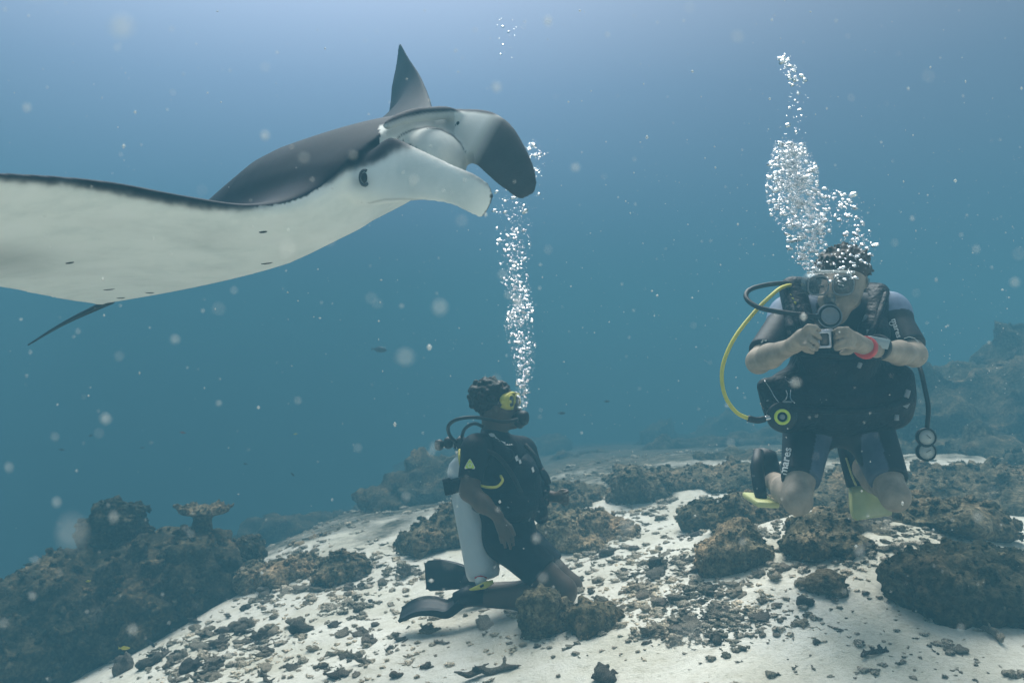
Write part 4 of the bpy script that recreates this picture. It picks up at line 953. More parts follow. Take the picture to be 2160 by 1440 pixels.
def proto(seed, kind):
    """unit pieces of reef rubble, about 1 across"""
    r = random.Random(seed)
    h = .062 if kind != 'boulder' else .05
    s = SDF((-.95, -.95, -.7), (.95, .95, .95), h)
    if kind == 'slab':
        for _ in range(5): s.ell((r.uniform(-.3, .3), r.uniform(-.25, .25), r.uniform(-.08, .12)), (r.uniform(.22, .40), r.uniform(.15, .3), r.uniform(.08, .17)), k=.06)
        for _ in range(8): s.ell((r.uniform(-.45, .45), r.uniform(-.35, .35), r.uniform(0, .2)), (r.uniform(.06, .13),) * 3, k=.04)
    elif kind == 'lump':
        for _ in range(6): s.ell((r.uniform(-.25, .25), r.uniform(-.25, .25), r.uniform(-.1, .25)), (r.uniform(.15, .3), r.uniform(.15, .3), r.uniform(.14, .26)), k=.05)
        for _ in range(14):
            d = Vector((r.gauss(0, 1), r.gauss(0, 1), abs(r.gauss(0, 1)))).normalized() * r.uniform(.3, .48); s.ell(d, (r.uniform(.05, .11),) * 3, k=.03)
    elif kind == 'branch':
        a = Vector((-.55, 0, 0))
        pts = [Vector((-.5 + i * .25, r.uniform(-.12, .12), r.uniform(0, .12))) for i in range(5)]
        for i in range(4): s.cone(pts[i], pts[i + 1], .10, .09, k=.04)
        for i in range(11):
            p = pts[r.randrange(5)]; d = Vector((r.uniform(-1, 1), r.uniform(-1, 1), r.uniform(.1, 1))).normalized(); s.cone(p, p + d * r.uniform(.18, .38), .075, .04, k=.03)
    elif kind == 'tuft':
        for i in range(26):
            d = Vector((r.gauss(0, 1), r.gauss(0, 1), abs(r.gauss(.6, .8)) + .15)).normalized(); s.cone(d * .08, d * r.uniform(.36, .55), .085, .048, k=.02)
    else:
        for _ in range(7): s.ell((r.uniform(-.3, .3), r.uniform(-.3, .3), r.uniform(-.15, .25)), (r.uniform(.25, .42), r.uniform(.25, .42), r.uniform(.2, .35)), k=.08)
        for _ in range(30):
            d = Vector((r.gauss(0, 1), r.gauss(0, 1), r.gauss(.2, 1))).normalized() * r.uniform(.42, .6); s.ell(d, (r.uniform(.06, .14),) * 3, k=.04)
    V, Q = s.mesh(0)
    V = rough(V, .045 if kind in ('tuft', 'branch') else .075, 2.2, seed)
    me = bpy.data.meshes.new('rubble_mesh'); me.from_pydata([tuple(v) for v in V], [], Q.tolist()); me.polygons.foreach_set('use_smooth', [True] * len(me.polygons)); me.update()
    return me
KINDS = {'slab': [proto(11 + i, 'slab') for i in range(4)], 'lump': [proto(21 + i, 'lump') for i in range(5)], 'branch': [proto(31 + i, 'branch') for i in range(4)],
         'tuft': [proto(41 + i, 'tuft') for i in range(2)], 'boulder': [proto(51 + i, 'boulder') for i in range(3)]}
for k_, ms_ in KINDS.items():
    for i, me in enumerate(ms_): me.materials.append(m_rub2 if i % 3 == 1 else (m_rock2 if k_ == 'boulder' else m_rub))
RR = random.Random(77)
def piece(name, kind, p, size, flat=1.0, rz=None, idx=None, sink=.10, tilt=.25):
    me = KINDS[kind][idx if idx is not None else RR.randrange(len(KINDS[kind]))]
    o = bpy.data.objects.new(name, me); COL.objects.link(o)
    o.location = (p[0], p[1], p[2] + size * (.14 - sink)); o.scale = (size * RR.uniform(.85, 1.2), size * RR.uniform(.8, 1.1), size * flat * RR.uniform(.75, 1.05))
    o.rotation_euler = (RR.uniform(-tilt, tilt), RR.uniform(-tilt, tilt), RR.uniform(0, 6.28) if rz is None else rz); return o

_LB = []
def light_base():
    if not _LB:
        for me in (KINDS['lump'][0], KINDS['lump'][2], KINDS['tuft'][0], KINDS['tuft'][1], KINDS['slab'][1]):
            bm = bmesh.new(); bm.from_mesh(me); bmesh.ops.remove_doubles(bm, verts=bm.verts, dist=.13); bmesh.ops.triangulate(bm, faces=bm.faces)
            _LB.append((np.array([v.co[:] for v in bm.verts]), np.array([[v.index for v in f.verts] for f in bm.faces]))); bm.free()
    return _LB
def big_rock(name, label, blobs, amp, seed, mat, h=.03, knobs=60, cat='reef rock', kr=(.03, .08), sc=3.0):
    """blobs: (px, py, depth, rx, ry, rz) in metres; skinned, studded with knobs, roughened"""
    lo = Vector((1e9,) * 3); hi = -lo
    for q in blobs:
        c = P(*q[:3])
        for i in range(3): lo[i] = min(lo[i], c[i] - q[3 + i], ground(c.x, c.y) - .12 if i == 2 else 1e9); hi[i] = max(hi[i], c[i] + q[3 + i])
    m = Vector((.12, .12, .12)); s = SDF(lo - m, hi + m, h); r = random.Random(seed)
    for q in blobs:
        c = P(*q[:3]); s.ell(c, q[3:6], k=.05); g0 = ground(c.x, c.y)
        if c.z - q[5] > g0 - .04: s.ell((c.x, c.y, (c.z + g0) / 2 - .03), (q[3] * .92, q[4] * .92, (c.z - g0) / 2 + .06), k=.05)
    for _ in range(knobs):
        q = r.choice(blobs); c = P(*q[:3]); d = Vector((r.gauss(0, 1), r.gauss(-.3, 1), r.gauss(.3, 1))).normalized(); a = r.uniform(*kr)
        s.ell(c + Vector((d.x * q[3], d.y * q[4], d.z * q[5])) * r.uniform(.92, 1.04), (a * r.uniform(.8, 1.8), a * r.uniform(.8, 1.8), a * r.uniform(.5, 1.1)), k=.02)
    V, Q = s.mesh(0); c0 = (lo + hi) / 2
    V = [Vector(v) - c0 for v in V]; V = rough(V, amp, sc, seed); V = crust(V, Q, amp * 2.2, sc * 2.6, seed)
    gz = ground(c0.x, c0.y)
    o = mesh_obj(name, V, Q.tolist(), mat); o.location = c0; bpy.context.view_layer.update()
    if label: tag(o, label, cat)
    if h <= .036:                             # corals and crusts growing on it
        base = light_base(); r2 = random.Random(seed + 500); W_ = np.array([tuple(v) for v in V]); nv_ = 0; GV, GF = [], []
        n_g = int(min(420, 60 + 900 * (hi.x - lo.x) * (hi.z - lo.z))); Q2 = np.asarray(Q); nz = np.cross(W_[Q2[:, 2]] - W_[Q2[:, 0]], W_[Q2[:, 3]] - W_[Q2[:, 1]]); nz /= np.linalg.norm(nz, axis=1)[:, None] + 1e-9
        okf = np.where(nz[:, 2] > -.15)[0]; sz0 = .55 * kr[1]
        for _ in range(n_g):
            f_ = okf[r2.randrange(len(okf))]; p_ = W_[Q2[f_, 0]]; bv_, bf = r2.choice(base); M = np.array(frame(Vector(nz[f_]) + Vector((0, 0, .4)), (r2.uniform(-1, 1), r2.uniform(-1, 1), .1))); s_ = sz0 * r2.uniform(.5, 1.5)
            GV.append((bv_ * s_) @ M.T + p_ + c0); GF.append(bf + nv_); nv_ += len(bv_)
        g_ = tag(np_mesh('coral_growth', np.vstack(GV), np.vstack(GF), mat), kind='stuff'); attach(g_, o)
    return o

big_rock('reef_mound', 'large dark coral mound at the lower left, in front of blue water',
    [(330, 1200, 5.5, .45, .45, .24), (420, 1185, 5.4, .19, .30, .18), (200, 1250, 5.3, .52, .5, .30), (80, 1320, 5.0, .45, .5, .32), (330, 1270, 5.2, .42, .4, .20),
     (10, 1400, 4.8, .36, .4, .36), (130, 1390, 4.9, .30, .35, .22), (260, 1320, 5.0, .30, .3, .18), (450, 1225, 5.4, .10, .2, .14)], .05, 3, m_rock3, .034, 170, 'coral mound', (.03, .10), 3.4)
big_rock('reef_rock', 'round dark bommie sitting on top of the large left coral mound', [(255, 1100, 5.5, .13, .13, .09), (235, 1125, 5.5, .12, .14, .10), (275, 1120, 5.5, .10, .12, .09)], .025, 5, m_rock3, .02, 30)
big_rock('reef_rock', 'small dark outcrop poking out at the right end of the left coral mound', [(520, 1163, 5.6, .07, .08, .035), (500, 1168, 5.6, .05, .08, .04)], .015, 6, m_rock3, .015, 16)
def table_coral():
    c = P(425, 1118, 5.5); s = SDF(c + Vector((-.3, -.28, -.1)), c + Vector((.32, .28, .26)), .011)
    top = P(430, 1078, 5.5); s.cone(c, top, .075, .05, k=.03); s.ell(top, (.17, .14, .020), k=.05)
    r = random.Random(2)
    for i in range(70):
        a = r.uniform(0, 6.28); q = r.uniform(.3, 1); e = top + Vector((math.cos(a) * .20 * q, math.sin(a) * .17 * q, .012 + .018 * q + r.uniform(-.01, .01)))
        s.cone(top.lerp(e, .3) - Vector((0, 0, .02)), e, .022, .011, k=.012); s.cone(e, e + Vector((r.uniform(-.02, .02), 0, .02)), .010, .007, k=.005)
    return tag(sdf_obj('table_coral', s, m_rock, None), 'fan shaped table coral on a stalk, on top of the left mound', 'coral')
table_coral()
# the rocks and low reefs of the sand flat, near to far
rk = lambda label, blobs, amp, seed, mat=m_rock, h=.02, kn=50, **k: big_rock('reef_rock', label, blobs, amp, seed, mat, h, kn, **k)
def gd(px, py): return G(px, py).y
d = gd(2010, 1318); rk('big dark knobbly coral rock at the right edge, lower right corner', [(1960, 1215, d + .15, .10, .14, .07), (2030, 1205, d + .22, .14, .16, .09), (2110, 1215, d + .2, .14, .16, .09), (1920, 1215, d + .2, .08, .1, .05), (2040, 1255, d + .08, .17, .12, .06), (2130, 1270, d + .1, .14, .14, .07), (2180, 1240, d + .2, .15, .2, .10)], .022, 12, m_rock3, .014, 130, kr=(.012, .034), sc=7)
d = gd(1545, 1215); rk('round two tone boulder standing on the sand between the divers', [(1552, 1160, d + .15, .12, .13, .085), (1555, 1140, d + .18, .095, .11, .07), (1510, 1175, d + .12, .07, .08, .055), (1595, 1180, d + .13, .07, .08, .05)], .018, 14, m_rock2, .013, 90, kr=(.01, .03), sc=8)
d = gd(1150, 1340); rk('rounded pale boulder in front of the kneeling diver\'s knee', [(1140, 1272, d + .05, .075, .08, .055), (1150, 1300, d + .08, .10, .10, .07), (1190, 1310, d + .1, .09, .09, .06)], .014, 15, m_rock2, .012, 80, kr=(.01, .024), sc=9)
d = gd(1255, 1335); rk('brown lump of reef rock right of the boulder by the diver\'s knee', [(1250, 1305, d + .08, .085, .09, .06), (1280, 1312, d + .1, .05, .07, .045)], .014, 16, m_rock, .012, 60, kr=(.01, .024), sc=9)
d = gd(1760, 1175); rk('broad low brown reef patch below the facing diver', [(1720, 1120, d + .25, .10, .14, .05), (1770, 1112, d + .35, .10, .14, .05), (1760, 1152, d + .1, .16, .10, .03), (1830, 1136, d + .25, .10, .12, .03), (1700, 1150, d + .1, .08, .1, .04)], .022, 17, m_rock, .015, 110, kr=(.012, .04), sc=6)
d = gd(1345, 1060); rk('squat grey boulder on the far sand right of the kneeling diver', [(1345, 1035, d + .1, .13, .13, .09), (1375, 1042, d + .1, .08, .1, .06)], .022, 18, m_rock, .018, 50)
d = gd(1487, 1110); rk('small pointed grey rock on the sand left of the raised foot', [(1485, 1092, d + .08, .085, .09, .055), (1500, 1098, d + .08, .06, .07, .04), (1475, 1100, d, .06, .05, .03)], .02, 19, m_rock, .014, 40)
d = gd(1575, 1110); rk('low weedy grey rock just below the diver\'s raised foot', [(1560, 1090, d + .1, .10, .1, .045), (1610, 1095, d + .12, .08, .1, .045)], .022, 20, m_rock, .015, 60)
d = gd(1900, 1110); rk('long low reef ledge behind the facing diver\'s knees', [(1870, 1092, d + .3, .15, .2, .035), (1960, 1088, d + .3, .15, .2, .04), (2040, 1092, d + .25, .12, .2, .03), (1990, 1100, d + .1, .12, .12, .02)], .03, 21, m_rock, .02, 90)
d = gd(1240, 1150); rk('spread of brown reef rock just right of the kneeling diver', [(1200, 1122, d + .2, .11, .2, .055), (1250, 1115, d + .3, .13, .2, .06), (1310, 1128, d + .3, .10, .2, .035), (1230, 1145, d + .05, .12, .12, .03), (1340, 1145, d + .1, .07, .1, .02)], .03, 22, m_rock2, .018, 120)
d = gd(1200, 1085); rk('hazy hummock of reef behind the kneeling diver\'s fist', [(1190, 1060, d + .3, .2, .3, .10), (1240, 1065, d + .4, .2, .3, .09), (1290, 1075, d + .3, .14, .2, .05)], .035, 23, m_rock, .025, 70)
d = gd(880, 1170); rk('dark reef hummock on the sand behind the kneeling diver\'s tank', [(930, 1135, d + .2, .16, .2, .09), (900, 1140, d + .15, .10, .15, .06), (970, 1120, d + .3, .2, .2, .12)], .035, 24, m_rock, .02, 70)
d = gd(600, 1235); rk('low grey green rock at the foot of the large left mound', [(590, 1215, d + .2, .15, .15, .035), (545, 1222, d + .25, .10, .12, .03), (630, 1208, d + .2, .08, .1, .03)], .025, 25, m_rock2, .02, 70)
d = gd(720, 1225); rk('small rounded rock on the sand in the left middle', [(715, 1208, d + .1, .09, .1, .05), (740, 1212, d + .1, .06, .08, .04)], .02, 26, m_rock, .015, 40)
d = gd(730, 1180); rk('hazy low reef hump in the left middle distance', [(705, 1148, d + 1.1, .18, .3, .06), (765, 1140, d + 1.3, .17, .3, .07), (660, 1158, d + 1.0, .10, .2, .03)], .03, 27, m_rock2, .03, 80)
d = gd(690, 1330); rk('flat cluster of brown rock left of the diver\'s fin', [(780, 1278, d + .5, .16, .1, .03), (750, 1285, d + .4, .10, .08, .03), (700, 1290, d + .4, .06, .06, .025)], .02, 28, m_rub, .013, 60, kr=(.01, .03), sc=8)
# misty reef in the distance
def flat_blobs(l): return [(x, y - 8, G(x, y).y + .1, rx, ry, rz) for x, y, rx, ry, rz in l]
rk('dull brown reef flat covering the sand just behind the facing diver\'s legs', flat_blobs([(1640, 1045, .22, .35, .06), (1720, 1035, .26, .4, .07), (1800, 1050, .22, .35, .06), (1860, 1035, .26, .4, .08), (1740, 1070, .16, .25, .04)]), .04, 41, m_rock, .026, 150, kr=(.02, .06), sc=4)
rk('broken brown reef flat running to the right edge behind the gauges', flat_blobs([(1950, 1040, .28, .4, .08), (2030, 1030, .28, .4, .10), (2110, 1040, .28, .4, .12), (2180, 1050, .28, .4, .14), (1990, 1065, .2, .3, .05), (2080, 1070, .2, .3, .06)]), .04, 42, m_rock, .026, 170, kr=(.02, .07), sc=4)
rk('thin line of weedy rubble along the far edge of the sand', flat_blobs([(1500, 1018, .24, .4, .05), (1580, 1014, .26, .4, .06), (1420, 1020, .18, .35, .035), (1340, 1016, .22, .4, .05)]), .035, 43, m_rock, .03, 90, kr=(.02, .06), sc=4)
rk('dark misty reef rising behind the kneeling diver\'s back', [(880, 1070, 8.2, .42, .5, .30), (960, 1035, 8.4, .42, .5, .32), (1050, 1050, 8.4, .5, .5, .33), (830, 1105, 8.0, .30, .4, .16), (1150, 1055, 8.6, .4, .5, .22)], .09, 31, m_rock3, .05, 120, kr=(.06, .16), sc=2)
rk('faint long reef far away between the two divers', [(1230, 1000, 12, .5, .6, .16), (1330, 990, 12, .8, .6, .2), (1450, 975, 12, .8, .6, .24), (1580, 965, 12, .8, .6, .30), (1700, 965, 11.5, .8, .6, .32), (1820, 955, 11, .8, .6, .36)], .10, 32, m_rock3, .065, 180, kr=(.05, .2), sc=1.6)
rk('dark reef slope rising behind the facing diver at the right edge', [(1960, 930, 8.2, .6, .7, .55), (2060, 890, 8.6, .6, .8, .62), (2150, 930, 8.0, .6, .8, .7), (2200, 850, 9, .7, .8, .7), (1880, 985, 7.8, .5, .6, .34), (2000, 1010, 7.2, .6, .6, .28), (2130, 1020, 6.6, .45, .6, .34)], .13, 33, m_rock3, .065, 160, kr=(.06, .2), sc=1.6)
rk('hazy rocks on the rise in front of the right hand reef slope', [(2140, 1060, 5.6, .14, .3, .14), (2175, 1030, 5.8, .2, .3, .2), (2100, 1080, 5.5, .12, .2, .07)], .04, 34, m_rock3, .03, 60, kr=(.03, .08), sc=3)
rk('low dim reef spread behind the facing diver', [(1470, 998, 7.4, .3, .4, .06), (1560, 990, 7.2, .35, .4, .09), (1660, 985, 7.0, .4, .4, .10), (1760, 990, 7.0, .4, .4, .10), (1860, 985, 7.0, .4, .4, .11), (1960, 978, 7.0, .4, .4, .13)], .08, 35, m_rock3, .045, 120, kr=(.04, .12), sc=2)
rk('pale misty reef shoulder far off in the left middle', [(620, 1120, 10.5, .35, .5, .16), (560, 1140, 10.5, .3, .4, .12), (820, 1105, 11, .5, .6, .22), (720, 1115, 11, .5, .6, .16)], .1, 36, m_rock3, .07, 80, kr=(.06, .16), sc=1.6)
rk('long reef bank fading into the blue beyond the sand', [(1000, 1030, 18, 1.6, 1, .6), (1250, 1000, 18, 2.2, 1, .6), (1550, 970, 18, 2.4, 1, .7), (1850, 930, 17, 2.2, 1, .9), (2150, 890, 16, 2.2, 1, 1.1)], .3, 37, m_rock3, .16, 100, kr=(.2, .5), sc=.7)

# single finds on the sand
def find(kind, px, py, wpx, label, cat, name='dead_coral_piece', flat=1, idx=0, rz=None, sink=.08):
    g = G(px, py); o = piece(name, kind, g, wpx / F * g.y * .9, flat, rz, idx, sink, .1); tag(o, label, cat); return o
find('branch', 1035, 1418, 92, 'long knobbly branch of dead coral lying on the sand at the bottom middle', 'dead coral', flat=.8, idx=0, rz=.15)
find('lump', 1278, 1434, 60, 'dark purple lump of coral cut off by the bottom edge', 'dead coral', idx=1, sink=0)
find('tuft', 905, 1340, 46, 'little spiky coral head on the sand below the kneeling diver\'s fin', 'coral', name='coral_head', sink=0)
find('branch', 1843, 1382, 58, 'spiky dead coral comb lying on the sand below the big right rock', 'dead coral', idx=1, flat=.9)
find('slab', 2018, 1372, 46, 'pale curved shell like coral piece near the right corner', 'dead coral', idx=2)
find('branch', 2090, 1342, 66, 'forked dark coral stick at the foot of the big right rock', 'dead coral', idx=2)
find('tuft', 855, 1215, 46, 'weedy tuft of coral on the sand beside the diver\'s far fin', 'coral', name='coral_head', idx=1, flat=1.2)
find('lump', 1020, 1322, 50, 'grey coral lump on the sand just left of the pale boulder', 'dead coral', idx=3)
find('boulder', 262, 1415, 40, 'tall brown stump standing at the bottom left', 'dead coral', idx=1, flat=1.5)
find('boulder', 1740, 1236, 92, 'flat topped brown rock on the sand right of centre', 'reef rock', name='reef_rock', idx=2, flat=.6)
find('lump', 1700, 1275, 44, 'pointed grey lump below the flat topped brown rock', 'dead coral', idx=4, flat=1.2)

# loose rubble: (px, py, spread x, spread y, count, smallest, largest width in px, kinds)
CL = [(1420, 1240, 70, 40, 26, 22, 60, 'lsb'), (1500, 1300, 90, 36, 34, 18, 55, 'lsb'), (1400, 1330, 50, 24, 14, 22, 64, 'lsb'), (1560, 1250, 60, 30, 12, 18, 46, 'ls'), (1650, 1300, 50, 26, 9, 14, 38, 'ls'),
      (450, 1360, 70, 40, 22, 24, 62, 'lsb'), (560, 1330, 60, 32, 13, 20, 52, 'lsb'), (620, 1390, 80, 30, 10, 16, 56, 'ls'), (340, 1410, 50, 22, 8, 26, 60, 'lb'), (700, 1410, 60, 22, 7, 20, 74, 'sb'), (480, 1430, 50, 10, 6, 30, 66, 'lb'),
      (760, 1340, 60, 40, 9, 14, 40, 'ls'), (870, 1365, 60, 40, 9, 14, 36, 'lsb'), (1230, 1230, 60, 30, 9, 14, 34, 'ls'), (1310, 1270, 40, 20, 8, 16, 40, 'ls'), (1130, 1350, 40, 10, 7, 14, 32, 'sl'),
      (640, 1240, 60, 30, 12, 16, 44, 'ls'), (780, 1240, 50, 34, 11, 14, 40, 'lst'), (560, 1270, 40, 20, 7, 16, 44, 'ls'), (720, 1180, 60, 16, 7, 14, 34, 'ls'), (900, 1210, 40, 16, 5, 12, 26, 'ls'),
      (1340, 1170, 60, 24, 13, 16, 46, 'ls'), (1440, 1130, 50, 20, 8, 14, 36, 'ls'), (1650, 1200, 60, 26, 12, 16, 50, 'ls'), (1840, 1150, 60, 20, 9, 16, 44, 'ls'), (1780, 1225, 60, 26, 7, 16, 44, 'lsb'),
      (1800, 1310, 60, 30, 8, 12, 34, 'ls'), (2000, 1400, 90, 26, 9, 12, 40, 'bs'), (1680, 1360, 90, 30, 4, 10, 26, 's'), (1900, 1260, 30, 20, 5, 16, 36, 'ls'), (2100, 1130, 60, 24, 8, 16, 46, 'ls'), (1960, 1130, 60, 16, 7, 12, 34, 'ls'), (1300, 1040, 60, 30, 6, 10, 26, 'ls'), (860, 1290, 20, 8, 4, 16, 34, 'ls')]
KN = {'l': 'lump', 's': 'slab', 'b': 'branch', 't': 'tuft'}
n_ = 0; LIM = 296
for (cx, cy, sx_, sy_, n, a, b_, ks) in CL:
    for i in range(n):
        if n_ >= LIM: break
        x, y = RR.gauss(cx, sx_ * .75), RR.gauss(cy, sy_ * .75)
        if y > 1470 or y < 1010: continue
        g = G(x, y); k = KN[RR.choice(ks)]; w = a + (b_ - a) * RR.random() ** 1.7
        o = piece('dead_coral_piece', k, g, w / F * g.y * .95, .8); n_ += 1
        wd = {'l': 'lumpy', 's': 'flat', 'b': 'branching'}.get([kk for kk in KN if KN[kk] == k][0], 'tufted'); sz = 'larger' if w > a + (b_ - a) * .4 else 'small'
        pl = ('at the bottom left below the big mound' if x < 600 and y > 1300 else 'on the bright sand left of the kneeling diver' if x < 1000 and y > 1290 else 'on the left middle sand behind the fins' if x < 1000 else
              'around the boulders at the kneeling knee' if x < 1330 and y > 1200 else 'on the far sand between the divers' if y < 1190 and x < 1560 else 'in the dense rubble field right of the kneeling diver' if x < 1600 and y > 1190 else
              'on the sand below the facing diver' if x < 1880 else 'near the big rock at the right edge')
        tag(o, f'{sz} {wd} piece of dead coral {pl}', 'dead coral', f'coral pieces {pl}')
# finer rubble and pebbles that nobody could count
def fine_rubble():
    base = []
    for me in (KINDS['slab'][0], KINDS['lump'][1], KINDS['branch'][0]):
        bm = bmesh.new(); bm.from_mesh(me); bmesh.ops.remove_doubles(bm, verts=bm.verts, dist=.16)
        bmesh.ops.triangulate(bm, faces=bm.faces); base.append((np.array([v.co[:] for v in bm.verts]), np.array([[v.index for v in f.verts] for f in bm.faces]))); bm.free()
    Vs, Fs, nv = [], [], 0; r = random.Random(8)
    def put(x, y, size):
        nonlocal nv
        bv_, bf = r.choice(base); a = r.uniform(0, 6.28); c, s_ = math.cos(a), math.sin(a); M = np.array([[c, -s_, 0], [s_, c, 0], [0, 0, r.uniform(.5, .9)]])
        Vs.append((bv_ @ M.T) * size * np.array([r.uniform(.8, 1.3), 1, 1]) + np.array([x, y, ground(x, y) + size * .04])); Fs.append(bf + nv); nv += len(bv_)
    for (cx, cy, sx_, sy_, n, a, b_, ks) in CL:
        for i in range(int(n * 3.2)):
            x, y = r.gauss(cx, sx_ * 1.1), r.gauss(cy, sy_ * 1.1)
            if not 1010 < y < 1480: continue
            g = G(x, y); put(g.x, g.y, r.uniform(4, 15) / F * g.y)
    for (cx, cy, sx_, sy_, n) in ((1250, 1180, 120, 35, 150), (1420, 1225, 100, 40, 260), (1500, 1305, 100, 36, 260), (1400, 1330, 60, 20, 100), (1750, 1180, 130, 30, 170), (450, 1380, 130, 45, 220), (650, 1255, 110, 35, 170), (800, 1200, 90, 30, 110), (1900, 1100, 120, 26, 130), (1350, 1080, 120, 34, 110), (1620, 1120, 70, 22, 80), (1990, 1140, 110, 26, 90), (620, 1180, 90, 20, 70)):
        for i in range(n):
            x, y = r.gauss(cx, sx_ * .8), r.gauss(cy, sy_ * .8)
            if 1015 < y < 1480: g = G(x, y); put(g.x, g.y, (7 + 20 * r.random() ** 2) / F * g.y)
    for i in range(5200):
        y = 2.1 + 7.5 * r.random() ** 1.2; x = r.uniform(-.8, .85) * y
        if noise.noise(Vector((x * .9, y * .9, 2.2))) + r.uniform(-.35, .35) < (.14 if y < 4.5 else -.04): continue
        put(x, y, (.006 + .032 * r.random() ** 2.2) * (1 + .16 * y + .10 * max(0, y - 4.5)))
    return tag(np_mesh('fine_coral_rubble', np.vstack(Vs), np.vstack(Fs), m_rub), kind='stuff')
fine_rubble()

# ------------------------------------------------------------------ fishes
m_f1 = plain('fish_dark', (.03, .035, .05), .4, bump=0); m_f2 = plain('fish_grey', (.10, .14, .17), .4, bump=0); m_f3 = plain('fish_yellow', (.55, .50, .05), .4, bump=0)
def fish(px, py, d, wpx, label, body_m, tail_m, ang=0, right=True, deep=.30):
    root = empty('fish', P(px, py, d)); L_ = wpx / F * d; sg = 1 if right else -1
    R = Matrix.Rotation(ang, 3, 'Y') @ Matrix.Rotation(.25 * sg, 3, 'Z')
    def T(x, y, z): return P(px, py, d) + R @ Vector((x * sg * L_, y * L_, z * L_))
    prof = [(-.34, .03), (-.25, .07), (-.10, .13), (.08, .155), (.25, .13), (.38, .08), (.46, .035), (.49, .008)]
    q = MB(); q.grid([[T(x, math.cos(a) * r_ * .42, math.sin(a) * r_ * deep / .30) for a in (6.283 * k / 12 for k in range(12))] for x, r_ in prof]); q.build('body', body_m, root)
    def plate(name, pts, m):
        q = MB(); q.grid([[T(x, -.008, z) for x, z in pts], [T(x, .008, z) for x, z in pts]]); q.build(name, m, root)
    plate('tail', [(-.33, .02), (-.50, .13), (-.45, 0), (-.50, -.13), (-.33, -.02)], tail_m)
    plate('dorsal_fin', [(.15, .13), (.0, .21), (-.2, .13), (-.22, .06), (.1, .10)], body_m)
    plate('anal_fin', [(.0, -.12), (-.12, -.19), (-.24, -.08), (-.1, -.09)], body_m)
    tag(root, label, 'fish', 'small fish swimming over the reef')
fish(800, 737, 7.5, 34, 'faint grey fish alone in open water below the manta', m_f2, m_f2, .1, True, .34)
fish(1185, 871, 6.5, 18, 'tiny dark fish just right of the kneeling diver\'s face', m_f1, m_f1)
fish(1280, 846, 7.0, 15, 'tiny dark fish in open water between the two divers', m_f1, m_f1)
fish(1372, 1108, 5.0, 66, 'slim grey fish with a yellow tail close over the sand', m_f2, m_f3, .03, False, .22)
fish(385, 912, 7.5, 14, 'tiny reddish fish high above the left mound', plain('fish_red', (.25, .06, .05), .4, bump=0), m_f1, .2)
fish(192, 918, 7.5, 12, 'tiny fish in the blue at the far left', m_f1, m_f1, -.3, False)
fish(130, 948, 7.5, 13, 'small fish lowest of the two at the far left above the mound', m_f1, m_f1, .2)
fish(173, 1104, 5.2, 11, 'tiny black fish hovering left of the round bommie', m_f1, m_f1)
fish(300, 944, 8, 10, 'speck of a fish above the round bommie', m_f1, m_f1)
fish(518, 978, 8, 12, 'tiny dark fish in the haze above the left sand', m_f1, m_f1, .1, False)
fish(617, 1000, 7, 12, 'small fish diving steeply over the hazy left reef', m_f1, m_f1, .9)
fish(623, 915, 8, 9, 'tiny orange fish in open water left of the kneeling diver', m_f3, m_f3)
fish(676, 1128, 6, 13, 'thin dark fish hanging over the pale left sand', m_f1, m_f1, -.8)
fish(320, 1357, 4.6, 22, 'black fish pointing down above the sand at the lower left', m_f1, m_f1, 1.0)
fish(262, 1366, 4.5, 24, 'yellow fish skimming the sand at the foot of the left mound', m_f3, m_f3, .1)
fish(186, 1225, 4.8, 14, 'yellow spot of a fish in front of the left mound', m_f3, m_f3, -.2, False)
fish(2010, 1060, 5.0, 14, 'tiny dark fish in front of the right hand reef', m_f1, m_f1)
fish(2110, 770, 6.5, 16, 'small dark fish above the reef at the right edge', m_f1, m_f1, .1, False)

# ------------------------------------------------------------------ air bubbles
m_bub = bpy.data.materials.new('air_bubble'); m_bub.use_nodes = True; t = m_bub.node_tree; t.nodes.clear()
gls = _n(t, 'ShaderNodeBsdfGlass'); gls.inputs['IOR'].default_value = 1 / 1.33; gls.inputs['Roughness'].default_value = .03; gls.inputs['Color'].default_value = (1, 1, 1, 1)
gss = _n(t, 'ShaderNodeBsdfGlossy'); gss.inputs['Roughness'].default_value = .22; gss.inputs['Color'].default_value = (1, 1, 1, 1)
mxs = _n(t, 'ShaderNodeMixShader'); mxs.inputs[0].default_value = .14; lk(t, gls.outputs[0], mxs.inputs[1]); lk(t, gss.outputs[0], mxs.inputs[2])
oo = _n(t, 'ShaderNodeOutputMaterial'); lk(t, mxs.outputs[0], oo.inputs[0])
def bubble_mesh(seed, nu=12, nv=8, wob=.12, flat=.72):
    q = MB(); q.ell((0, 0, 0), (1, 1, flat), None, nu, nv); V = []
    for v in q.V:
        v = Vector(v); V.append(v * (1 + wob * noise.noise(v * 1.3 + Vector((seed * 5, 0, 0)))))
    me = bpy.data.meshes.new('bubble_mesh'); me.from_pydata([tuple(v) for v in V], [], q.F); me.polygons.foreach_set('use_smooth', [True] * len(me.polygons)); me.materials.append(m_bub); me.update(); return me
BM = [bubble_mesh(i, 16, 10, .28, .62 + .06 * (i % 3)) for i in range(6)]
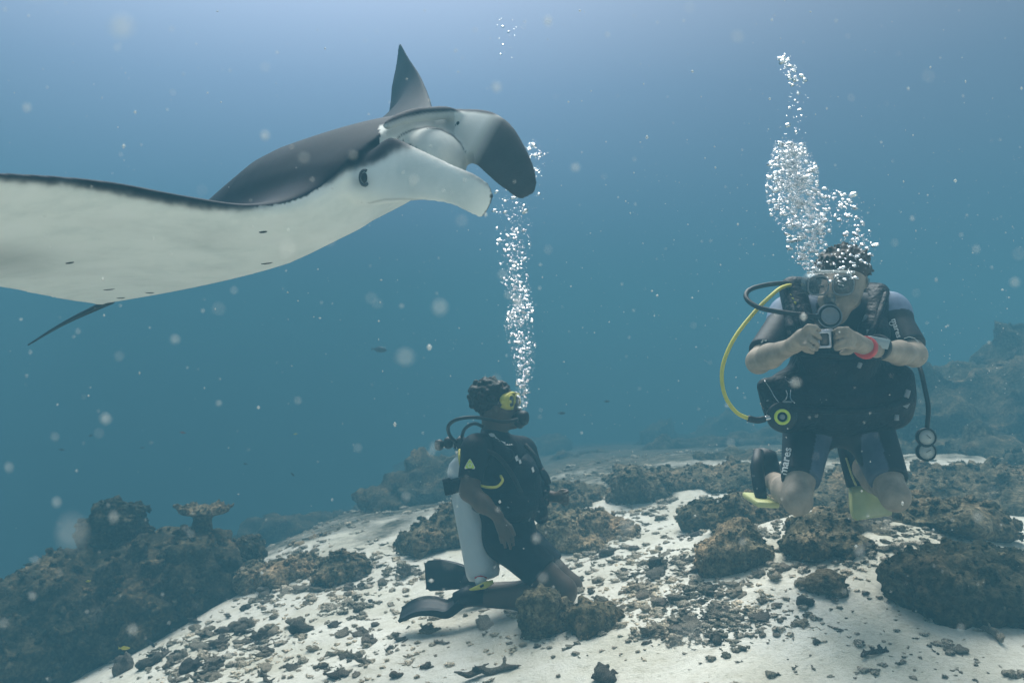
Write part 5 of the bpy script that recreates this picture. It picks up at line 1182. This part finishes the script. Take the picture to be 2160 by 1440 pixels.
def plume(pts, n, d, nbig, label, group, seed, szs, res=(8, 6), flat=1.0):
    """pts: (px, py, spread x, weight); szs smallest/largest radius in px"""
    r = random.Random(seed); W_ = [p[3] for p in pts]; L_ = []
    for i in range(n):
        j = r.choices(range(len(pts) - 1), [(W_[k] + W_[k + 1]) * abs(pts[k + 1][1] - pts[k][1]) for k in range(len(pts) - 1)])[0]; f = r.random()
        a, c = pts[j], pts[j + 1]; sx_ = a[2] + (c[2] - a[2]) * f; g = max(-1.9, min(1.9, r.gauss(0, 1)))
        x = a[0] + (c[0] - a[0]) * f + g * sx_ * .55; y = a[1] + (c[1] - a[1]) * f + r.uniform(-6, 6)
        rad = szs[0] + (szs[1] - szs[0]) * r.random() ** 3.6
        L_.append((rad, x, y, d + r.gauss(0, .5) * sx_ / F * d))
    L_.sort(reverse=True)
    for i, (rad, x, y, dd) in enumerate(L_[:nbig]):
        o = bpy.data.objects.new('air_bubble', BM[i % 6]); COL.objects.link(o); o.location = P(x, y, dd); s_ = rad / F * dd; o.scale = (s_ * r.uniform(1, 1.5), s_, s_ * r.uniform(.8, 1.1) * flat); o.rotation_euler = (r.uniform(-.4, .4), r.uniform(-.4, .4), r.uniform(0, 6))
        tag(o, label, 'bubble', group)
    Vs, Fs, nv = [], [], 0; q = MB(); q.ell((0, 0, 0), (1, 1, .75), None, *res); bv_ = np.array(q.V); bf = [np.array(f) for f in q.F]
    tri = np.array([f for f in q.F if len(f) == 3]); quad = np.array([f for f in q.F if len(f) == 4])
    V_, F_ = [], []
    if len(L_) <= nbig: L_.append((.6, L_[0][1], L_[0][2], L_[0][3]))
    for rad, x, y, dd in L_[nbig:]:
        s_ = rad / F * dd; V_.append(bv_ * s_ * np.array([r.uniform(.9, 1.4), 1, r.uniform(.8, 1.1)]) + np.array(P(x, y, dd))); F_.append((tri + nv, quad + nv)); nv += len(bv_)
    Fl = [tuple(f) for a, b_ in F_ for f in a.tolist() + b_.tolist()]
    o = mesh_obj('small_air_bubbles', np.vstack(V_), Fl, m_bub); tag(o, kind='stuff')
plume([(1722, 575, 14, .5), (1700, 545, 34, 1), (1705, 500, 40, 1.2), (1690, 450, 62, 1.8), (1670, 400, 52, 2.0), (1672, 350, 46, 2.2), (1665, 305, 26, 2.4)], 1500, 2.78, 70, 'silvery air bubble in the thick cloud above the facing diver', 'air bubbles breathed out by the facing diver', 1, (.7, 7))
plume([(1835, 520, 14, .4), (1800, 480, 26, .9), (1785, 430, 30, 1.6), (1760, 400, 40, 1)], 170, 2.8, 10, 'silvery air bubble in the right arm of the facing diver\'s cloud', 'air bubbles at the right of the cloud', 2, (.8, 7))
plume([(1672, 290, 26, .5), (1675, 230, 30, .35), (1680, 180, 22, .6), (1655, 120, 14, 1.4), (1652, 112, 8, 1)], 110, 2.8, 14, 'stray air bubble rising high above the facing diver', 'stray bubbles high above the facing diver', 3, (1.1, 6.5))
plume([(1755, 600, 40, .6), (1790, 560, 44, .9), (1800, 520, 36, 1.2), (1795, 500, 26, .6)], 130, 2.74, 10, 'air bubble clinging over the facing diver\'s hair', 'air bubbles over the facing diver\'s hair', 4, (1.0, 5.5))
plume([(1100, 862, 8, 1), (1103, 830, 14, 2.2), (1108, 780, 16, 2.4), (1104, 740, 24, 1.4), (1092, 690, 28, 3), (1100, 640, 22, 3.4), (1084, 590, 26, 1.8), (1080, 540, 28, 1.3), (1085, 480, 36, 1.1), (1085, 420, 44, .7), (1105, 370, 44, .8), (1128, 330, 28, 1), (1122, 300, 16, 1.6)], 1100, 3.72, 60, 'silvery air bubble in the tall thin column above the kneeling diver', 'air bubbles breathed out by the kneeling diver', 5, (.6, 4.6))
plume([(1060, 130, 20, .2), (1072, 70, 26, .8), (1068, 40, 26, .6)], 22, 3.72, 5, 'faint air bubble near the top edge above the manta', 'bubbles near the top edge', 6, (.7, 3.2))

plume([(1690, 520, 30, .5), (1700, 440, 50, 1), (1670, 370, 44, 1.2), (1664, 305, 18, 2.2)], 26, 2.78, 25, 'wide flattened dome of air in the cloud above the facing diver', 'large air domes above the facing diver', 7, (9, 15), flat=.5)
plume([(1105, 830, 8, .6), (1104, 740, 14, 1), (1098, 650, 16, 1.2), (1082, 575, 16, .8), (1122, 310, 10, .5)], 14, 3.72, 13, 'wide flattened dome of air in the column above the kneeling diver', 'large air domes above the kneeling diver', 8, (6, 10), flat=.5)
plume([(1722, 575, 18, .5), (1700, 540, 36, 1), (1705, 490, 46, 1.2), (1688, 440, 62, 1.8), (1672, 400, 54, 2.0), (1672, 350, 48, 2.2), (1665, 300, 28, 2.4)], 3200, 2.78, 0, '', '', 9, (.5, 1.7), (5, 3))
plume([(1100, 862, 8, 1), (1106, 790, 16, 2.2), (1104, 740, 26, 1.4), (1092, 690, 30, 3), (1100, 640, 24, 3), (1084, 580, 28, 1.6), (1082, 500, 36, 1.1), (1090, 400, 46, .6), (1125, 320, 26, .7)], 2200, 3.72, 0, '', '', 10, (.4, 1.4), (5, 3))

# ------------------------------------------------------------------ drifting particles in the water
def snow():
    r = random.Random(12); oct_ = np.array([(1, 0, 0), (-1, 0, 0), (0, 1, 0), (0, -1, 0), (0, 0, 1), (0, 0, -1)], float)
    of = np.array([(0, 2, 4), (2, 1, 4), (1, 3, 4), (3, 0, 4), (2, 0, 5), (1, 2, 5), (3, 1, 5), (0, 3, 5)]); Vs, Fs, nv = [], [], 0
    def put(x, y, z, s_):
        nonlocal nv
        Vs.append(oct_ * s_ * np.array([r.uniform(.7, 1.3), 1, r.uniform(.7, 1.3)]) + np.array([x, y, z])); Fs.append(of + nv); nv += 6
    for _ in range(1000):
        y = r.uniform(.10, 1.3) ; put(r.uniform(-1, 1), y, CAMZ + r.uniform(-.6, .6), r.uniform(.0006, .0016))
    for _ in range(230):
        put(r.uniform(-.45, .45), r.uniform(.13, .55), CAMZ + r.uniform(-.25, .25), r.uniform(.0010, .0024))
    for _ in range(9000):
        y = r.uniform(.9, 6.5); x = r.uniform(-4.2, 4.2); z = CAMZ + r.uniform(-1.2, 1.15)
        if z < ground(x, y) + .03: continue
        if r.random() > .45 + .16 * x + .25 * (z - CAMZ): continue
        put(x, y, z, (.0010 + .0042 * r.random() ** 4))
    m, t, b = mat_new('drifting_particle'); b.inputs['Alpha'].default_value = .5; b.inputs['Base Color'].default_value = (.85, .85, .80, 1); b.inputs['Roughness'].default_value = 1
    tag(np_mesh('drifting_particles', np.vstack(Vs), np.vstack(Fs), m), kind='stuff')
snow()
